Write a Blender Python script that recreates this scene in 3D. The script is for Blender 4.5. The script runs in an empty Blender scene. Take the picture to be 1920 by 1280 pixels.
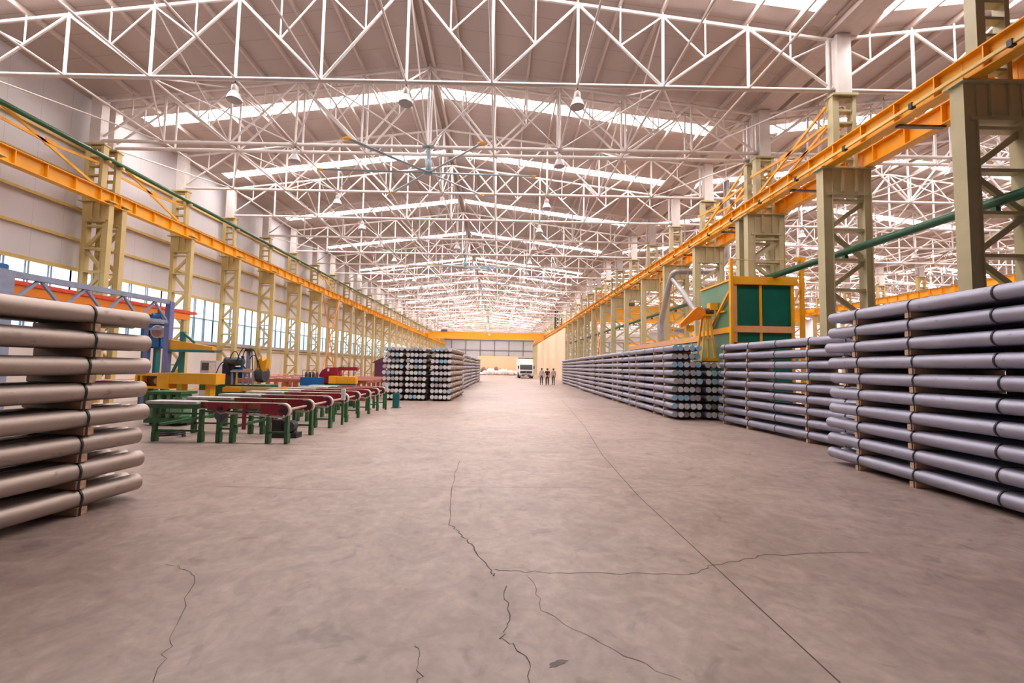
import bpy, math, random
from mathutils import Vector, Matrix, Euler
random.seed(7)
SC = bpy.context.scene
COL = SC.collection
PI = math.pi

# ------------------------------------------------------------------ camera, world, exposure
cd = bpy.data.cameras.new('camera')
cam = bpy.data.objects.new('camera', cd); COL.objects.link(cam)
cd.sensor_width = 36.0
cd.lens = 800.0 / 1920.0 * 36.0
cd.shift_x = 24.0 / 1920.0
cd.clip_start = 0.05; cd.clip_end = 400
cam.location = (0, 0, 1.8)
cam.matrix_world = Matrix.Translation((0, 0, 1.8)) @ Matrix.Rotation(math.radians(90 + 3.4), 4, 'X') @ Matrix.Rotation(0.020, 4, 'Z')
SC.camera = cam
SC.view_settings.view_transform = 'Standard'
SC.view_settings.look = 'None'
SC.view_settings.exposure = -0.12
SC.view_settings.gamma = 1.0
SC.view_settings.use_curve_mapping = False
SC.cycles.max_bounces = 8
SC.cycles.diffuse_bounces = 5
SC.cycles.sample_clamp_indirect = 6.0
SC.cycles.caustics_reflective = False
SC.cycles.caustics_refractive = False
W = bpy.data.worlds.new('sky'); SC.world = W; W.use_nodes = True
W.node_tree.nodes['Background'].inputs[0].default_value = (0.62, 0.80, 1.0, 1)
W.node_tree.nodes['Background'].inputs[1].default_value = 0.15
SKY_E = 34.0      # daylight through the roof light strips
WIN_E = 1.9       # daylight through the side windows

# ------------------------------------------------------------------ materials
def new_mat(name):
    m = bpy.data.materials.new(name); m.use_nodes = True
    return m, m.node_tree, m.node_tree.nodes['Principled BSDF']
def N(nt, t, **kw):
    n = nt.nodes.new(t)
    for k, v in kw.items(): setattr(n, k, v)
    return n
def mat(name, col, rough=0.5, metal=0.0, var=0.12, scale=6.0, bump=0.0, stretch=(1, 1, 1), spec=0.5):
    m, nt, p = new_mat(name)
    tc = N(nt, 'ShaderNodeTexCoord'); mp = N(nt, 'ShaderNodeMapping'); mp.inputs['Scale'].default_value = stretch
    nz = N(nt, 'ShaderNodeTexNoise'); nz.inputs['Scale'].default_value = scale; nz.inputs['Detail'].default_value = 5
    nt.links.new(tc.outputs['Object'], mp.inputs[0]); nt.links.new(mp.outputs[0], nz.inputs['Vector'])
    rp = N(nt, 'ShaderNodeValToRGB')
    a = [max(0, c * (1 - var)) for c in col]; b = [min(1, c * (1 + var)) for c in col]
    rp.color_ramp.elements[0].position = 0.3; rp.color_ramp.elements[1].position = 0.7
    rp.color_ramp.elements[0].color = (*a, 1); rp.color_ramp.elements[1].color = (*b, 1)
    nt.links.new(nz.outputs['Fac'], rp.inputs[0]); nt.links.new(rp.outputs[0], p.inputs['Base Color'])
    p.inputs['Roughness'].default_value = rough; p.inputs['Metallic'].default_value = metal
    p.inputs['Specular IOR Level'].default_value = spec
    if bump:
        bp = N(nt, 'ShaderNodeBump'); bp.inputs['Strength'].default_value = bump; bp.inputs['Distance'].default_value = 0.02
        nt.links.new(nz.outputs['Fac'], bp.inputs['Height']); nt.links.new(bp.outputs[0], p.inputs['Normal'])
    return m
def emit(name, col, e, var=0.0, scale=1.0, stretch=(1, 1, 1)):
    m, nt, p = new_mat(name)
    p.inputs['Base Color'].default_value = (0.8, 0.85, 0.9, 1); p.inputs['Roughness'].default_value = 0.3
    p.inputs['Emission Strength'].default_value = e
    if var:
        tc = N(nt, 'ShaderNodeTexCoord'); mp = N(nt, 'ShaderNodeMapping'); mp.inputs['Scale'].default_value = stretch
        nz = N(nt, 'ShaderNodeTexNoise'); nz.inputs['Scale'].default_value = scale
        nt.links.new(tc.outputs['Object'], mp.inputs[0]); nt.links.new(mp.outputs[0], nz.inputs['Vector'])
        rp = N(nt, 'ShaderNodeValToRGB'); rp.color_ramp.elements[0].position = .35; rp.color_ramp.elements[1].position = .65
        rp.color_ramp.elements[0].color = (*[c * (1 - var) for c in col], 1); rp.color_ramp.elements[1].color = (*col, 1)
        nt.links.new(nz.outputs['Fac'], rp.inputs[0]); nt.links.new(rp.outputs[0], p.inputs['Emission Color'])
    else:
        p.inputs['Emission Color'].default_value = (*col, 1)
    return m
def seam_mat(name, col, seam, axis, period, width, rough=0.6, var=0.06, scale=0.6, axis2=None, period2=1.0):
    """sheet with regular joints along one object axis"""
    m, nt, p = new_mat(name)
    tc = N(nt, 'ShaderNodeTexCoord'); sx = N(nt, 'ShaderNodeSeparateXYZ'); nt.links.new(tc.outputs['Object'], sx.inputs[0])
    def line(ax, per, w):
        d = N(nt, 'ShaderNodeMath', operation='DIVIDE'); d.inputs[1].default_value = per
        nt.links.new(sx.outputs[ax], d.inputs[0])
        fr = N(nt, 'ShaderNodeMath', operation='FRACT'); nt.links.new(d.outputs[0], fr.inputs[0])
        lt = N(nt, 'ShaderNodeMath', operation='LESS_THAN'); lt.inputs[1].default_value = w / per
        nt.links.new(fr.outputs[0], lt.inputs[0]); return lt
    l = line(axis, period, width)
    if axis2 is not None:
        l2 = line(axis2, period2, width); mx = N(nt, 'ShaderNodeMath', operation='MAXIMUM')
        nt.links.new(l.outputs[0], mx.inputs[0]); nt.links.new(l2.outputs[0], mx.inputs[1]); l = mx
    nz = N(nt, 'ShaderNodeTexNoise'); nz.inputs['Scale'].default_value = scale; nz.inputs['Detail'].default_value = 6
    nt.links.new(tc.outputs['Object'], nz.inputs['Vector'])
    rp = N(nt, 'ShaderNodeValToRGB'); rp.color_ramp.elements[0].position = .3; rp.color_ramp.elements[1].position = .7
    rp.color_ramp.elements[0].color = (*[c * (1 - var) for c in col], 1); rp.color_ramp.elements[1].color = (*[min(1, c * (1 + var)) for c in col], 1)
    nt.links.new(nz.outputs['Fac'], rp.inputs[0])
    mixn = N(nt, 'ShaderNodeMix', data_type='RGBA'); nt.links.new(l.outputs[0], mixn.inputs['Factor'])
    nt.links.new(rp.outputs[0], mixn.inputs['A']); mixn.inputs['B'].default_value = (*seam, 1)
    nt.links.new(mixn.outputs['Result'], p.inputs['Base Color'])
    p.inputs['Roughness'].default_value = rough
    return m

M = {}
M['white'] = mat('white_paint', (.72, .665, .645), .45, var=.05)
M['amber'] = mat('amber_paint', (.86, .40, .012), .42, var=.08, scale=3)
M['khaki'] = mat('khaki_paint', (.56, .43, .19), .5, var=.08, scale=2)
M['olive'] = mat('grey_khaki_paint', (.50, .44, .26), .5, var=.08, scale=2)
M['conductor'] = mat('pale_yellow_rail', (.74, .55, .18), .4, var=.05)
M['girt'] = mat('ochre_paint', (.62, .45, .16), .5, var=.08)
M['pipe_green'] = mat('dark_green_paint', (.020, .10, .050), .35, var=.1)
M['leg_green'] = mat('machine_green_paint', (.035, .13, .045), .45, var=.2, scale=8)
M['light_green'] = mat('pale_green_paint', (.17, .33, .17), .5, var=.15, scale=5)
M['teal'] = mat('teal_paint', (.012, .16, .165), .3, var=.12, scale=3)
M['booth_green'] = mat('booth_green_sheet', (.006, .125, .085), .22, var=.12, scale=1.2, bump=.03)
M['booth_side'] = mat('booth_side_sheet', (.10, .24, .14), .4, var=.12, scale=1.2)
M['oven_green'] = mat('oven_panel_green', (.16, .40, .34), .35, var=.1, scale=2)
M['salmon'] = mat('salmon_rail_paint', (.80, .40, .17), .5, var=.06)
M['red'] = mat('crimson_paint', (.30, .012, .03), .4, var=.15, scale=8)
M['brick'] = mat('red_oxide_paint', (.33, .085, .04), .5, var=.15, scale=6)
M['rose'] = mat('dusty_red_steel', (.50, .20, .16), .5, var=.15, scale=5)
M['belt'] = mat('cream_belt', (.66, .58, .53), .7, var=.1)
M['pad'] = mat('grey_slat', (.55, .53, .52), .5, var=.15, scale=9, stretch=(1, 4, 1))
M['dark'] = mat('black_rubber', (.022, .022, .026), .5, var=.2)
M['gunmetal'] = mat('dark_steel', (.09, .09, .11), .4, .5, var=.25, scale=9)
M['steel'] = mat('bare_steel', (.55, .52, .50), .35, .8, var=.1)
M['shaft'] = mat('dusty_shaft_steel', (.52, .40, .30), .45, .3, var=.15)
M['duct'] = mat('galvanised_duct', (.36, .34, .35), .42, .5, var=.1, scale=12)
M['blue'] = mat('machine_blue_paint', (.012, .12, .36), .4, var=.12)
M['slate_blue'] = mat('slate_blue_paint', (.27, .31, .44), .45, var=.12)
M['violet_blue'] = mat('violet_blue_paint', (.17, .20, .46), .45, var=.1)
M['orange'] = mat('orange_paint', (.88, .25, .015), .4, var=.06)
M['scarlet'] = mat('scarlet_paint', (.72, .06, .03), .4, var=.08)
M['purple'] = mat('plum_paint', (.11, .025, .075), .5, var=.1)
M['plate'] = mat('white_plastic', (.8, .8, .8), .4, var=.03)
M['lampgrey'] = mat('lamp_aluminium', (.62, .57, .56), .4, .2, var=.05)
M['lens'] = mat('lamp_glass', (.42, .41, .42), .25, var=.05)
M['fan'] = mat('fan_blue_grey', (.28, .36, .41), .35, .3, var=.06)
M['strap'] = mat('black_steel_strap', (.012, .013, .018), .35, .2, var=.2)
M['wood'] = mat('raw_timber', (.58, .36, .24), .75, var=.22, scale=5, bump=.15, stretch=(.4, 5, 5))
M['partition'] = seam_mat('cream_board', (.80, .62, .44), (.66, .5, .36), 1, 1.22, .02, .6, .03)
M['partition_x'] = seam_mat('sand_board', (.82, .60, .37), (.68, .48, .30), 0, 1.6, .03, .6, .03)
M['roof'] = seam_mat('roof_sheet', (.47, .395, .37), (.34, .28, .26), 1, .93, .022, .6, .07, .35)
M['gutter'] = mat('gutter_sheet', (.52, .44, .41), .5, var=.06)
M['purlin'] = mat('purlin_paint', (.58, .49, .45), .5, var=.05)
M['wall_up'] = seam_mat('wall_sandwich_panel', (.66, .64, .67), (.52, .50, .53), 1, 1.02, .016, .5, .04, .5)
M['wall_low'] = mat('wall_white', (.80, .74, .70), .6, var=.05, scale=.8)
M['end_up'] = seam_mat('end_wall_panel', (.72, .72, .76), (.62, .62, .66), 2, 1.0, .05, .5, .03)
M['grey_steel'] = mat('grey_frame_paint', (.26, .25, .28), .5, var=.08)
M['sill'] = mat('sill_grey_paint', (.46, .42, .42), .5, var=.08)
M['mullion'] = mat('window_frame_paint', (.26, .33, .40), .45, var=.06)
M['skylight'] = emit('roof_light_sheet', (1.0, .93, .90), SKY_E)
M['win_top'] = emit('window_glass_sky', (.80, .93, 1.0), WIN_E, .12, .5)
M['win_low'] = emit('window_glass_low', (.42, .72, .92), WIN_E * .62, .35, .8, (1, .3, 1))
M['skin'] = mat('skin', (.45, .25, .17), .5, var=.05)
M['hair'] = mat('dark_hair', (.02, .015, .013), .6, var=.2)
M['jeans'] = mat('blue_denim', (.045, .085, .16), .8, var=.15, scale=20)
M['black_cloth'] = mat('black_cloth', (.014, .014, .018), .8, var=.1)
M['pale_shirt'] = mat('pale_blue_shirt', (.50, .52, .62), .8, var=.06)
M['grey_shirt'] = mat('light_grey_shirt', (.52, .50, .50), .8, var=.06)
M['film'] = mat('white_sack', (.80, .77, .78), .5, var=.08, scale=4, bump=.4)
M['brown'] = mat('brown_sack', (.20, .14, .10), .8, var=.3, scale=6, bump=.4)
M['truck_white'] = mat('truck_white_paint', (.82, .82, .84), .3, var=.02)
M['box_white'] = mat('truck_box_white', (.86, .82, .80), .5, var=.03)
M['glass_dark'] = mat('dark_windscreen', (.045, .045, .055), .12, var=.2)
M['crack'] = mat('crack_dark', (.10, .078, .07), .9, var=.2)
M['stain'] = mat('oil_stain', (.09, .065, .058), .5, var=.3, scale=20)

def floor_mat():
    m, nt, p = new_mat('polished_concrete')
    tc = N(nt, 'ShaderNodeTexCoord')
    def noise(s, d, dist=0.0, st=(1, 1, 1)):
        mp = N(nt, 'ShaderNodeMapping'); mp.inputs['Scale'].default_value = st
        nz = N(nt, 'ShaderNodeTexNoise'); nz.inputs['Scale'].default_value = s; nz.inputs['Detail'].default_value = d
        nz.inputs['Distortion'].default_value = dist; nz.inputs['Roughness'].default_value = .6
        nt.links.new(tc.outputs['Object'], mp.inputs[0]); nt.links.new(mp.outputs[0], nz.inputs['Vector']); return nz
    def ramp(src, p0, c0, p1, c1):
        r = N(nt, 'ShaderNodeValToRGB'); r.color_ramp.elements[0].position = p0; r.color_ramp.elements[1].position = p1
        r.color_ramp.elements[0].color = (*c0, 1); r.color_ramp.elements[1].color = (*c1, 1)
        nt.links.new(src.outputs['Fac'], r.inputs[0]); return r
    def mul(a, b, f=1.0):
        x = N(nt, 'ShaderNodeMix', data_type='RGBA', blend_type='MULTIPLY'); x.inputs['Factor'].default_value = f
        nt.links.new(a, x.inputs['A']); nt.links.new(b, x.inputs['B']); return x.outputs['Result']
    base = ramp(noise(.35, 5), .3, (.335, .25, .22), .7, (.43, .335, .295))
    swirl = ramp(noise(1.6, 7, 1.6), .36, (.80, .78, .77), .62, (1.06, 1.06, 1.06))
    fine = ramp(noise(9, 8, .5), .35, (.86, .85, .85), .65, (1.05, 1.05, 1.05))
    spots = ramp(noise(3.1, 4, .8), .30, (.62, .60, .59), .40, (1, 1, 1))
    c = mul(mul(mul(base.outputs[0], swirl.outputs[0]), fine.outputs[0]), spots.outputs[0], .7)
    nt.links.new(c, p.inputs['Base Color'])
    rr = N(nt, 'ShaderNodeMapRange'); rr.inputs['To Min'].default_value = .30; rr.inputs['To Max'].default_value = .52
    nt.links.new(noise(.9, 6, 1.0).outputs['Fac'], rr.inputs[0]); nt.links.new(rr.outputs[0], p.inputs['Roughness'])
    bp = N(nt, 'ShaderNodeBump'); bp.inputs['Strength'].default_value = .06; bp.inputs['Distance'].default_value = .01
    nt.links.new(noise(14, 6).outputs['Fac'], bp.inputs['Height']); nt.links.new(bp.outputs[0], p.inputs['Normal'])
    return m
M['floor'] = floor_mat()

def log_mat(name, col, rough):
    m, nt, p = new_mat(name)
    tc = N(nt, 'ShaderNodeTexCoord'); oi = N(nt, 'ShaderNodeObjectInfo')
    va = N(nt, 'ShaderNodeVectorMath', operation='ADD'); nt.links.new(tc.outputs['Object'], va.inputs[0])
    sc = N(nt, 'ShaderNodeVectorMath', operation='SCALE'); sc.inputs['Scale'].default_value = 40.0
    cx = N(nt, 'ShaderNodeCombineXYZ'); nt.links.new(oi.outputs['Random'], cx.inputs[1]); nt.links.new(cx.outputs[0], sc.inputs[0])
    nt.links.new(sc.outputs[0], va.inputs[1])
    def noise(s, d, st):
        mp = N(nt, 'ShaderNodeMapping'); mp.inputs['Scale'].default_value = st
        nz = N(nt, 'ShaderNodeTexNoise'); nz.inputs['Scale'].default_value = s; nz.inputs['Detail'].default_value = d
        nt.links.new(va.outputs[0], mp.inputs[0]); nt.links.new(mp.outputs[0], nz.inputs['Vector']); return nz
    a = noise(3.0, 6, (2.5, .5, 2.5)); b = noise(9, 5, (1.4, .8, 1.4))
    r1 = N(nt, 'ShaderNodeValToRGB'); r1.color_ramp.elements[0].position = .3; r1.color_ramp.elements[1].position = .7
    r1.color_ramp.elements[0].color = (*[c * .84 for c in col], 1); r1.color_ramp.elements[1].color = (*[min(1, c * 1.1) for c in col], 1)
    nt.links.new(a.outputs['Fac'], r1.inputs[0])
    r2 = N(nt, 'ShaderNodeValToRGB'); r2.color_ramp.elements[0].position = .27; r2.color_ramp.elements[1].position = .36
    r2.color_ramp.elements[0].color = (.55, .53, .53, 1); r2.color_ramp.elements[1].color = (1, 1, 1, 1)
    nt.links.new(b.outputs['Fac'], r2.inputs[0])
    mx = N(nt, 'ShaderNodeMix', data_type='RGBA', blend_type='MULTIPLY'); mx.inputs['Factor'].default_value = .8
    nt.links.new(r1.outputs[0], mx.inputs['A']); nt.links.new(r2.outputs[0], mx.inputs['B'])
    nt.links.new(mx.outputs['Result'], p.inputs['Base Color'])
    p.inputs['Metallic'].default_value = .72
    rr = N(nt, 'ShaderNodeMapRange'); rr.inputs['To Min'].default_value = rough - .08; rr.inputs['To Max'].default_value = rough + .1
    nt.links.new(a.outputs['Fac'], rr.inputs[0]); nt.links.new(rr.outputs[0], p.inputs['Roughness'])
    return m
M['log_warm_reflection'] = log_mat('cast_aluminium_warm_reflection', (.40, .33, .295), .50)  # same aluminium, with warm reflected light put into its base colour
M['log_window_tint'] = log_mat('cast_aluminium_window_tint', (.35, .35, .44), .50)  # same aluminium, with blue window light put into its base colour
ENDS = [mat('sawn_end_sheen_%s' % n, c, r, .30, var=.10, scale=30, stretch=(1, 1, 6)) for n, c, r in
        (('bright', (.80, .84, .88), .30), ('plain', (.66, .69, .76), .36), ('dull', (.44, .42, .45), .5), ('blue', (.34, .60, .82), .32))]  # bright and blue tones paint the sky's reflection onto the cut ends

# ------------------------------------------------------------------ mesh helpers
class MB:
    def __init__(self): self.v = []; self.f = []
    def add(self, vs, fs):
        o = len(self.v); self.v += [tuple(v) for v in vs]; self.f += [tuple(i + o for i in f) for f in fs]; return self
    def box(self, a, b):
        x0, y0, z0 = a; x1, y1, z1 = b
        return self.add([(x0, y0, z0), (x1, y0, z0), (x1, y1, z0), (x0, y1, z0), (x0, y0, z1), (x1, y0, z1), (x1, y1, z1), (x0, y1, z1)],
                        [(0, 3, 2, 1), (4, 5, 6, 7), (0, 1, 5, 4), (1, 2, 6, 5), (2, 3, 7, 6), (3, 0, 4, 7)])
    def cbox(self, c, s):
        return self.box([c[i] - s[i] / 2 for i in range(3)], [c[i] + s[i] / 2 for i in range(3)])
    def frame(self, d, ref=(0, 0, 1)):
        d = Vector(d).normalized(); r = Vector(ref)
        if abs(d.dot(r)) > .98: r = Vector((0, 1, 0)) if abs(d.y) < .9 else Vector((1, 0, 0))
        s = d.cross(r).normalized(); u = s.cross(d).normalized(); return d, s, u
    def bar(self, p0, p1, w, h, ref=(0, 0, 1)):
        p0 = Vector(p0); p1 = Vector(p1); d, s, u = self.frame(p1 - p0, ref); vs = []
        for p in (p0, p1):
            for a, b in ((-1, -1), (1, -1), (1, 1), (-1, 1)): vs.append(p + s * (a * w / 2) + u * (b * h / 2))
        return self.add(vs, [(3, 2, 1, 0), (4, 5, 6, 7), (0, 1, 5, 4), (1, 2, 6, 5), (2, 3, 7, 6), (3, 0, 4, 7)])
    def tube(self, p0, p1, r, n=10, r1=None):
        return self.path([p0, p1], r, n, r1=r1)
    def path(self, pts, r, n=8, closed=False, r1=None):
        pts = [Vector(p) for p in pts]; k = len(pts); vs = []; fs = []; pu = None
        for i, p in enumerate(pts):
            if closed: d = (pts[(i + 1) % k] - pts[i - 1])
            else: d = pts[min(i + 1, k - 1)] - pts[max(i - 1, 0)]
            d, s, u = self.frame(d)
            if pu is not None:
                u = (pu - d * pu.dot(d)).normalized(); s = d.cross(u)
            pu = u; rr = r if r1 is None else r + (r1 - r) * i / (k - 1)
            for j in range(n):
                a = 2 * PI * j / n; vs.append(p + s * (rr * math.cos(a)) + u * (rr * math.sin(a)))
        for i in range(k if closed else k - 1):
            for j in range(n):
                a = i * n + j; b = i * n + (j + 1) % n; c = ((i + 1) % k) * n + (j + 1) % n; d2 = ((i + 1) % k) * n + j
                fs.append((a, d2, c, b))
        if not closed: fs.append(tuple(range(n))); fs.append(tuple((k - 1) * n + j for j in reversed(range(n))))
        return self.add(vs, fs)
    def lathe(self, prof, n=16, o=(0, 0, 0), ax='z'):
        vs = []; fs = []; k = len(prof)
        for r, z in prof:
            for j in range(n):
                a = 2 * PI * j / n; x, y = r * math.cos(a), r * math.sin(a)
                q = (x, y, z) if ax == 'z' else ((x, z, y) if ax == 'y' else (z, x, y))
                vs.append((o[0] + q[0], o[1] + q[1], o[2] + q[2]))
        fl = (ax == 'y')
        for i in range(k - 1):
            for j in range(n):
                f = (i * n + j, i * n + (j + 1) % n, (i + 1) * n + (j + 1) % n, (i + 1) * n + j)
                fs.append(f[::-1] if fl else f)
        b = tuple(reversed(range(n))); t = tuple((k - 1) * n + j for j in range(n))
        fs.append(b[::-1] if fl else b); fs.append(t[::-1] if fl else t)
        return self.add(vs, fs)
    def prism(self, poly, a, b, ax='y'):
        n = len(poly); vs = []
        for t in (a, b):
            for (p, q) in poly: vs.append({'y': (p, t, q), 'x': (t, p, q), 'z': (p, q, t)}[ax])
        fs = [tuple(range(n)), tuple(n + i for i in reversed(range(n)))]
        for i in range(n): fs.append((i, n + i, n + (i + 1) % n, (i + 1) % n))
        return self.add(vs, fs)
    def mesh(self, name, m, smooth=False, bevel=0):
        me = bpy.data.meshes.new(name); me.from_pydata(self.v, [], self.f); me.materials.append(m)
        import bmesh
        bm = bmesh.new(); bm.from_mesh(me); bmesh.ops.recalc_face_normals(bm, faces=bm.faces)
        if bevel:
            bmesh.ops.bevel(bm, geom=bm.edges[:], offset=bevel, segments=2, affect='EDGES')
        bm.to_mesh(me); bm.free()
        if smooth:
            me.shade_smooth(); me.set_sharp_from_angle(angle=.7)
        return me
    def build(self, name, m, parent=None, smooth=False, bevel=0, loc=None):
        return put(name, self.mesh(name, m, smooth, bevel), parent, loc)
def put(name, me, parent=None, loc=None):
    o = bpy.data.objects.new(name, me); COL.objects.link(o)
    if parent is not None: o.parent = parent
    if loc is not None: o.location = loc
    return o
def thing(name, label, cat, loc=(0, 0, 0), group=None, rotz=0):
    o = bpy.data.objects.new(name, None); COL.objects.link(o); o.location = loc; o.rotation_euler = (0, 0, rotz)
    o.empty_display_size = .2
    return tag(o, label, cat, group)
def tag(o, label, cat, group=None, kind=None):
    if label: o['label'] = label
    if cat: o['category'] = cat
    if group: o['group'] = group
    if kind: o['kind'] = kind
    return o
def struct(o): o['kind'] = 'structure'; return o
def kids(o): return KIDS.get(o.name, [])
def dup(root, loc, label, group=None, rotz=None):
    r = root.copy(); COL.objects.link(r); r.location = loc
    if rotz is not None: r.rotation_euler = (0, 0, rotz)
    r['label'] = label
    if group: r['group'] = group
    for ch in list(root.children):
        c = ch.copy(); COL.objects.link(c); c.parent = r
        for g in list(ch.children):
            d = g.copy(); COL.objects.link(d); d.parent = c
    return r
ORD = ('first second third fourth fifth sixth seventh eighth ninth tenth eleventh twelfth thirteenth fourteenth fifteenth sixteenth seventeenth '
       'eighteenth nineteenth twentieth').split()
TENS = {2: 'twenty', 3: 'thirty', 4: 'forty'}
def nth(i):   # 0-based
    if i < 20: return ORD[i]
    t, u = divmod(i + 1, 10)
    return {2: 'twentieth', 3: 'thirtieth', 4: 'fortieth'}[t] if u == 0 else TENS[t] + '-' + ORD[u - 1]

# ------------------------------------------------------------------ layout numbers
XW = -16.0                         # outer side wall
XL, XR = -15.40, 9.66               # truss ends of the main hall
SP = (XR - XL) / 10                 # truss panel
HALL = 24.9                         # hall to hall
Z_CH, Z_EAVE, Z_RIDGE = 10.06, 11.6, 13.2
XRIDGE = (XL + XR) / 2
Y0, Y1 = -14.0, 122.0
ROWS = [8.33, 12.03, 15.73, 16.30]
while ROWS[-1] < 116: ROWS.append(ROWS[-1] + 3.72)
STRIPS = [(10.62, 11.5), (17.3, 18.0), (22.5, 23.1), (29.3, 29.95), (36.6, 37.25), (45.3, 45.95), (51.6, 52.25), (57.2, 57.85)]
while STRIPS[-1][0] < 113: STRIPS.append((STRIPS[-1][0] + 5.6, STRIPS[-1][1] + 5.6))
def ztop(x, off=0): return Z_RIDGE - (Z_RIDGE - Z_EAVE) * abs(x - off - XRIDGE) / (XR - XRIDGE)
def zroof(x, off=0): return ztop(x, off) + .30

# ------------------------------------------------------------------ the shell
fl = MB().add([(-16, Y0 - 1, 0), (60, Y0 - 1, 0), (60, Y1 + 1, 0), (-16, Y1 + 1, 0), (-16, Y0 - 1, -.3), (60, Y0 - 1, -.3), (60, Y1 + 1, -.3), (-16, Y1 + 1, -.3)],
              [(0, 1, 2, 3), (7, 6, 5, 4), (0, 4, 5, 1), (1, 5, 6, 2), (2, 6, 7, 3), (3, 7, 4, 0)]).build('floor', M['floor'])
struct(fl)
def ribbon(pts, w, jitter=0, sub=6, z=.0015):
    P = []
    for (a, b) in zip(pts, pts[1:]):
        for i in range(sub):
            t = i / sub; P.append((a[0] + (b[0] - a[0]) * t + random.uniform(-jitter, jitter), a[1] + (b[1] - a[1]) * t + random.uniform(-jitter, jitter)))
    P.append(pts[-1]); vs = []; fs = []
    for i, p in enumerate(P):
        q = P[min(i + 1, len(P) - 1)]; o = P[max(i - 1, 0)]; d = Vector((q[0] - o[0], q[1] - o[1])); d.normalize()
        ww = w * random.uniform(.45, 1.2) / 2 if jitter else w / 2
        vs += [(p[0] - d.y * ww, p[1] + d.x * ww, z), (p[0] + d.y * ww, p[1] - d.x * ww, z)]
        if i: fs.append((2 * i - 2, 2 * i - 1, 2 * i + 1, 2 * i))
    return MB().add(vs, fs)
ribbon([(2.03, 2.0), (2.03, 4.07), (2.03, 6.2), (2.2, 9), (2.7, 13.3), (3.6, 24)], .011).build('floor_joint', M['crack'], fl)
for pts, w in (([(-.72, 8.2), (-.68, 6.85), (-.51, 4.94), (-.37, 4.71), (-.26, 4.44), (-.04, 3.98), (-.01, 3.79)], .012),
               ([(.08, 3.61), (.11, 3.17), (.054, 2.956), (.20, 2.776), (.24, 2.4)], .007),
               ([(.0, 3.9), (.247, 3.875), (1.0, 3.877), (1.71, 3.887), (2.04, 4.07), (2.70, 4.33), (3.78, 4.43)], .008),
               ([(-4.2, 6.3), (-2.4, 6.2), (-.6, 6.5), (2.0, 6.6), (3.4, 6.9)], .006),
               ([(-2.9, 3.9), (-2.5, 3.7), (-2.1, 2.9), (-1.9, 2.5)], .005),
               ([(.3, 3.8), (.36, 3.3), (.7, 2.9), (1.1, 2.6)], .004),
               ([(-.5, 2.9), (-.42, 2.6), (-.5, 2.3)], .005),
               ([(-2.3, 29.4), (-.5, 29.2), (2.2, 28.6)], .05)):
    ribbon(pts, w, .022, 7).build('floor_crack', M['crack'], fl)
def blotch(cx, cy, rx, ry, rot):
    P = []
    for i in range(18):
        a = 2 * PI * i / 18; k = random.uniform(.7, 1.15); x, y = rx * k * math.cos(a), ry * k * math.sin(a)
        P.append((cx + x * math.cos(rot) - y * math.sin(rot), cy + x * math.sin(rot) + y * math.cos(rot), .0012))
    MB().add(P, [tuple(range(18))]).build('floor_stain', M['stain'], fl)
blotch(.40, 2.72, .07, .025, .5); blotch(3.1, 2.55, .08, .02, -.2)

def roof(off, name):
    mb = MB(); ends = [Y0] + [v for s in STRIPS for v in s] + [Y1]; t = .06
    xe0 = (XW - .2) if off == 0 else XL - .15 + off; xe1 = XR + .15 + off
    for i in range(0, len(ends), 2):
        a, b = ends[i], ends[i + 1]
        for x0, x1 in ((xe0, XRIDGE + off), (XRIDGE + off, xe1)):
            z0, z1 = zroof(x0, off), zroof(x1, off)
            mb.add([(x0, a, z0), (x1, a, z1), (x1, b, z1), (x0, b, z0), (x0, a, z0 + t), (x1, a, z1 + t), (x1, b, z1 + t), (x0, b, z0 + t)],
                   [(0, 3, 2, 1), (4, 5, 6, 7), (0, 1, 5, 4), (1, 2, 6, 5), (2, 3, 7, 6), (3, 0, 4, 7)])
    return mb, xe0, xe1
nwin = [40]
for h in range(3):
    off = h * HALL
    mb, xe0, xe1 = roof(off, '')
    ce = mb.build('ceiling', M['roof']); struct(ce)
    for (a, b) in STRIPS:
        sk = bpy.data.objects.new('window_%d' % nwin[0], None); COL.objects.link(sk); struct(sk); nwin[0] += 1
        for x0, x1 in ((xe0 + 1.0, XRIDGE + off - .25), (XRIDGE + off + .25, xe1 - 1.0)):
            z0, z1 = zroof(x0, off) + .03, zroof(x1, off) + .03
            MB().add([(x0, a, z0), (x1, a, z1), (x1, b, z1), (x0, b, z0)], [(0, 3, 2, 1)]).build('glazing', M['skylight'], sk)
        for x0, x1 in ((xe0, xe0 + 1.0), (XRIDGE + off - .25, XRIDGE + off), (XRIDGE + off, XRIDGE + off + .25), (xe1 - 1.0, xe1)):
            MB().add([(x0, a, zroof(x0, off)), (x1, a, zroof(x1, off)), (x1, b, zroof(x1, off)), (x0, b, zroof(x0, off))], [(0, 3, 2, 1)]).build('flashing', M['gutter'], sk)
    # purlins
    for j in range(1, 20):
        if j == 10: continue
        x = XL + j * SP / 2 + off
        o = MB().box((x - .035, Y0, ztop(x, off) + .13), (x + .035, Y1, ztop(x, off) + .295)).build('trim_%d' % (h * 30 + j), M['purlin']); struct(o)
    for s in (-.16, .16):
        o = MB().box((XRIDGE + off + s - .05, Y0, Z_RIDGE + .1), (XRIDGE + off + s + .05, Y1, Z_RIDGE + .27)).build('trim_%d' % (h * 30 + 10 + (s > 0) * 11), M['purlin']); struct(o)
for h in range(2):
    xg = XR + .27 + h * HALL
    o = MB().box((xg - .42, Y0, Z_EAVE + .12), (xg + .42, Y1, Z_EAVE + .42)).build('valley_gutter', M['gutter']); struct(o)

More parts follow.
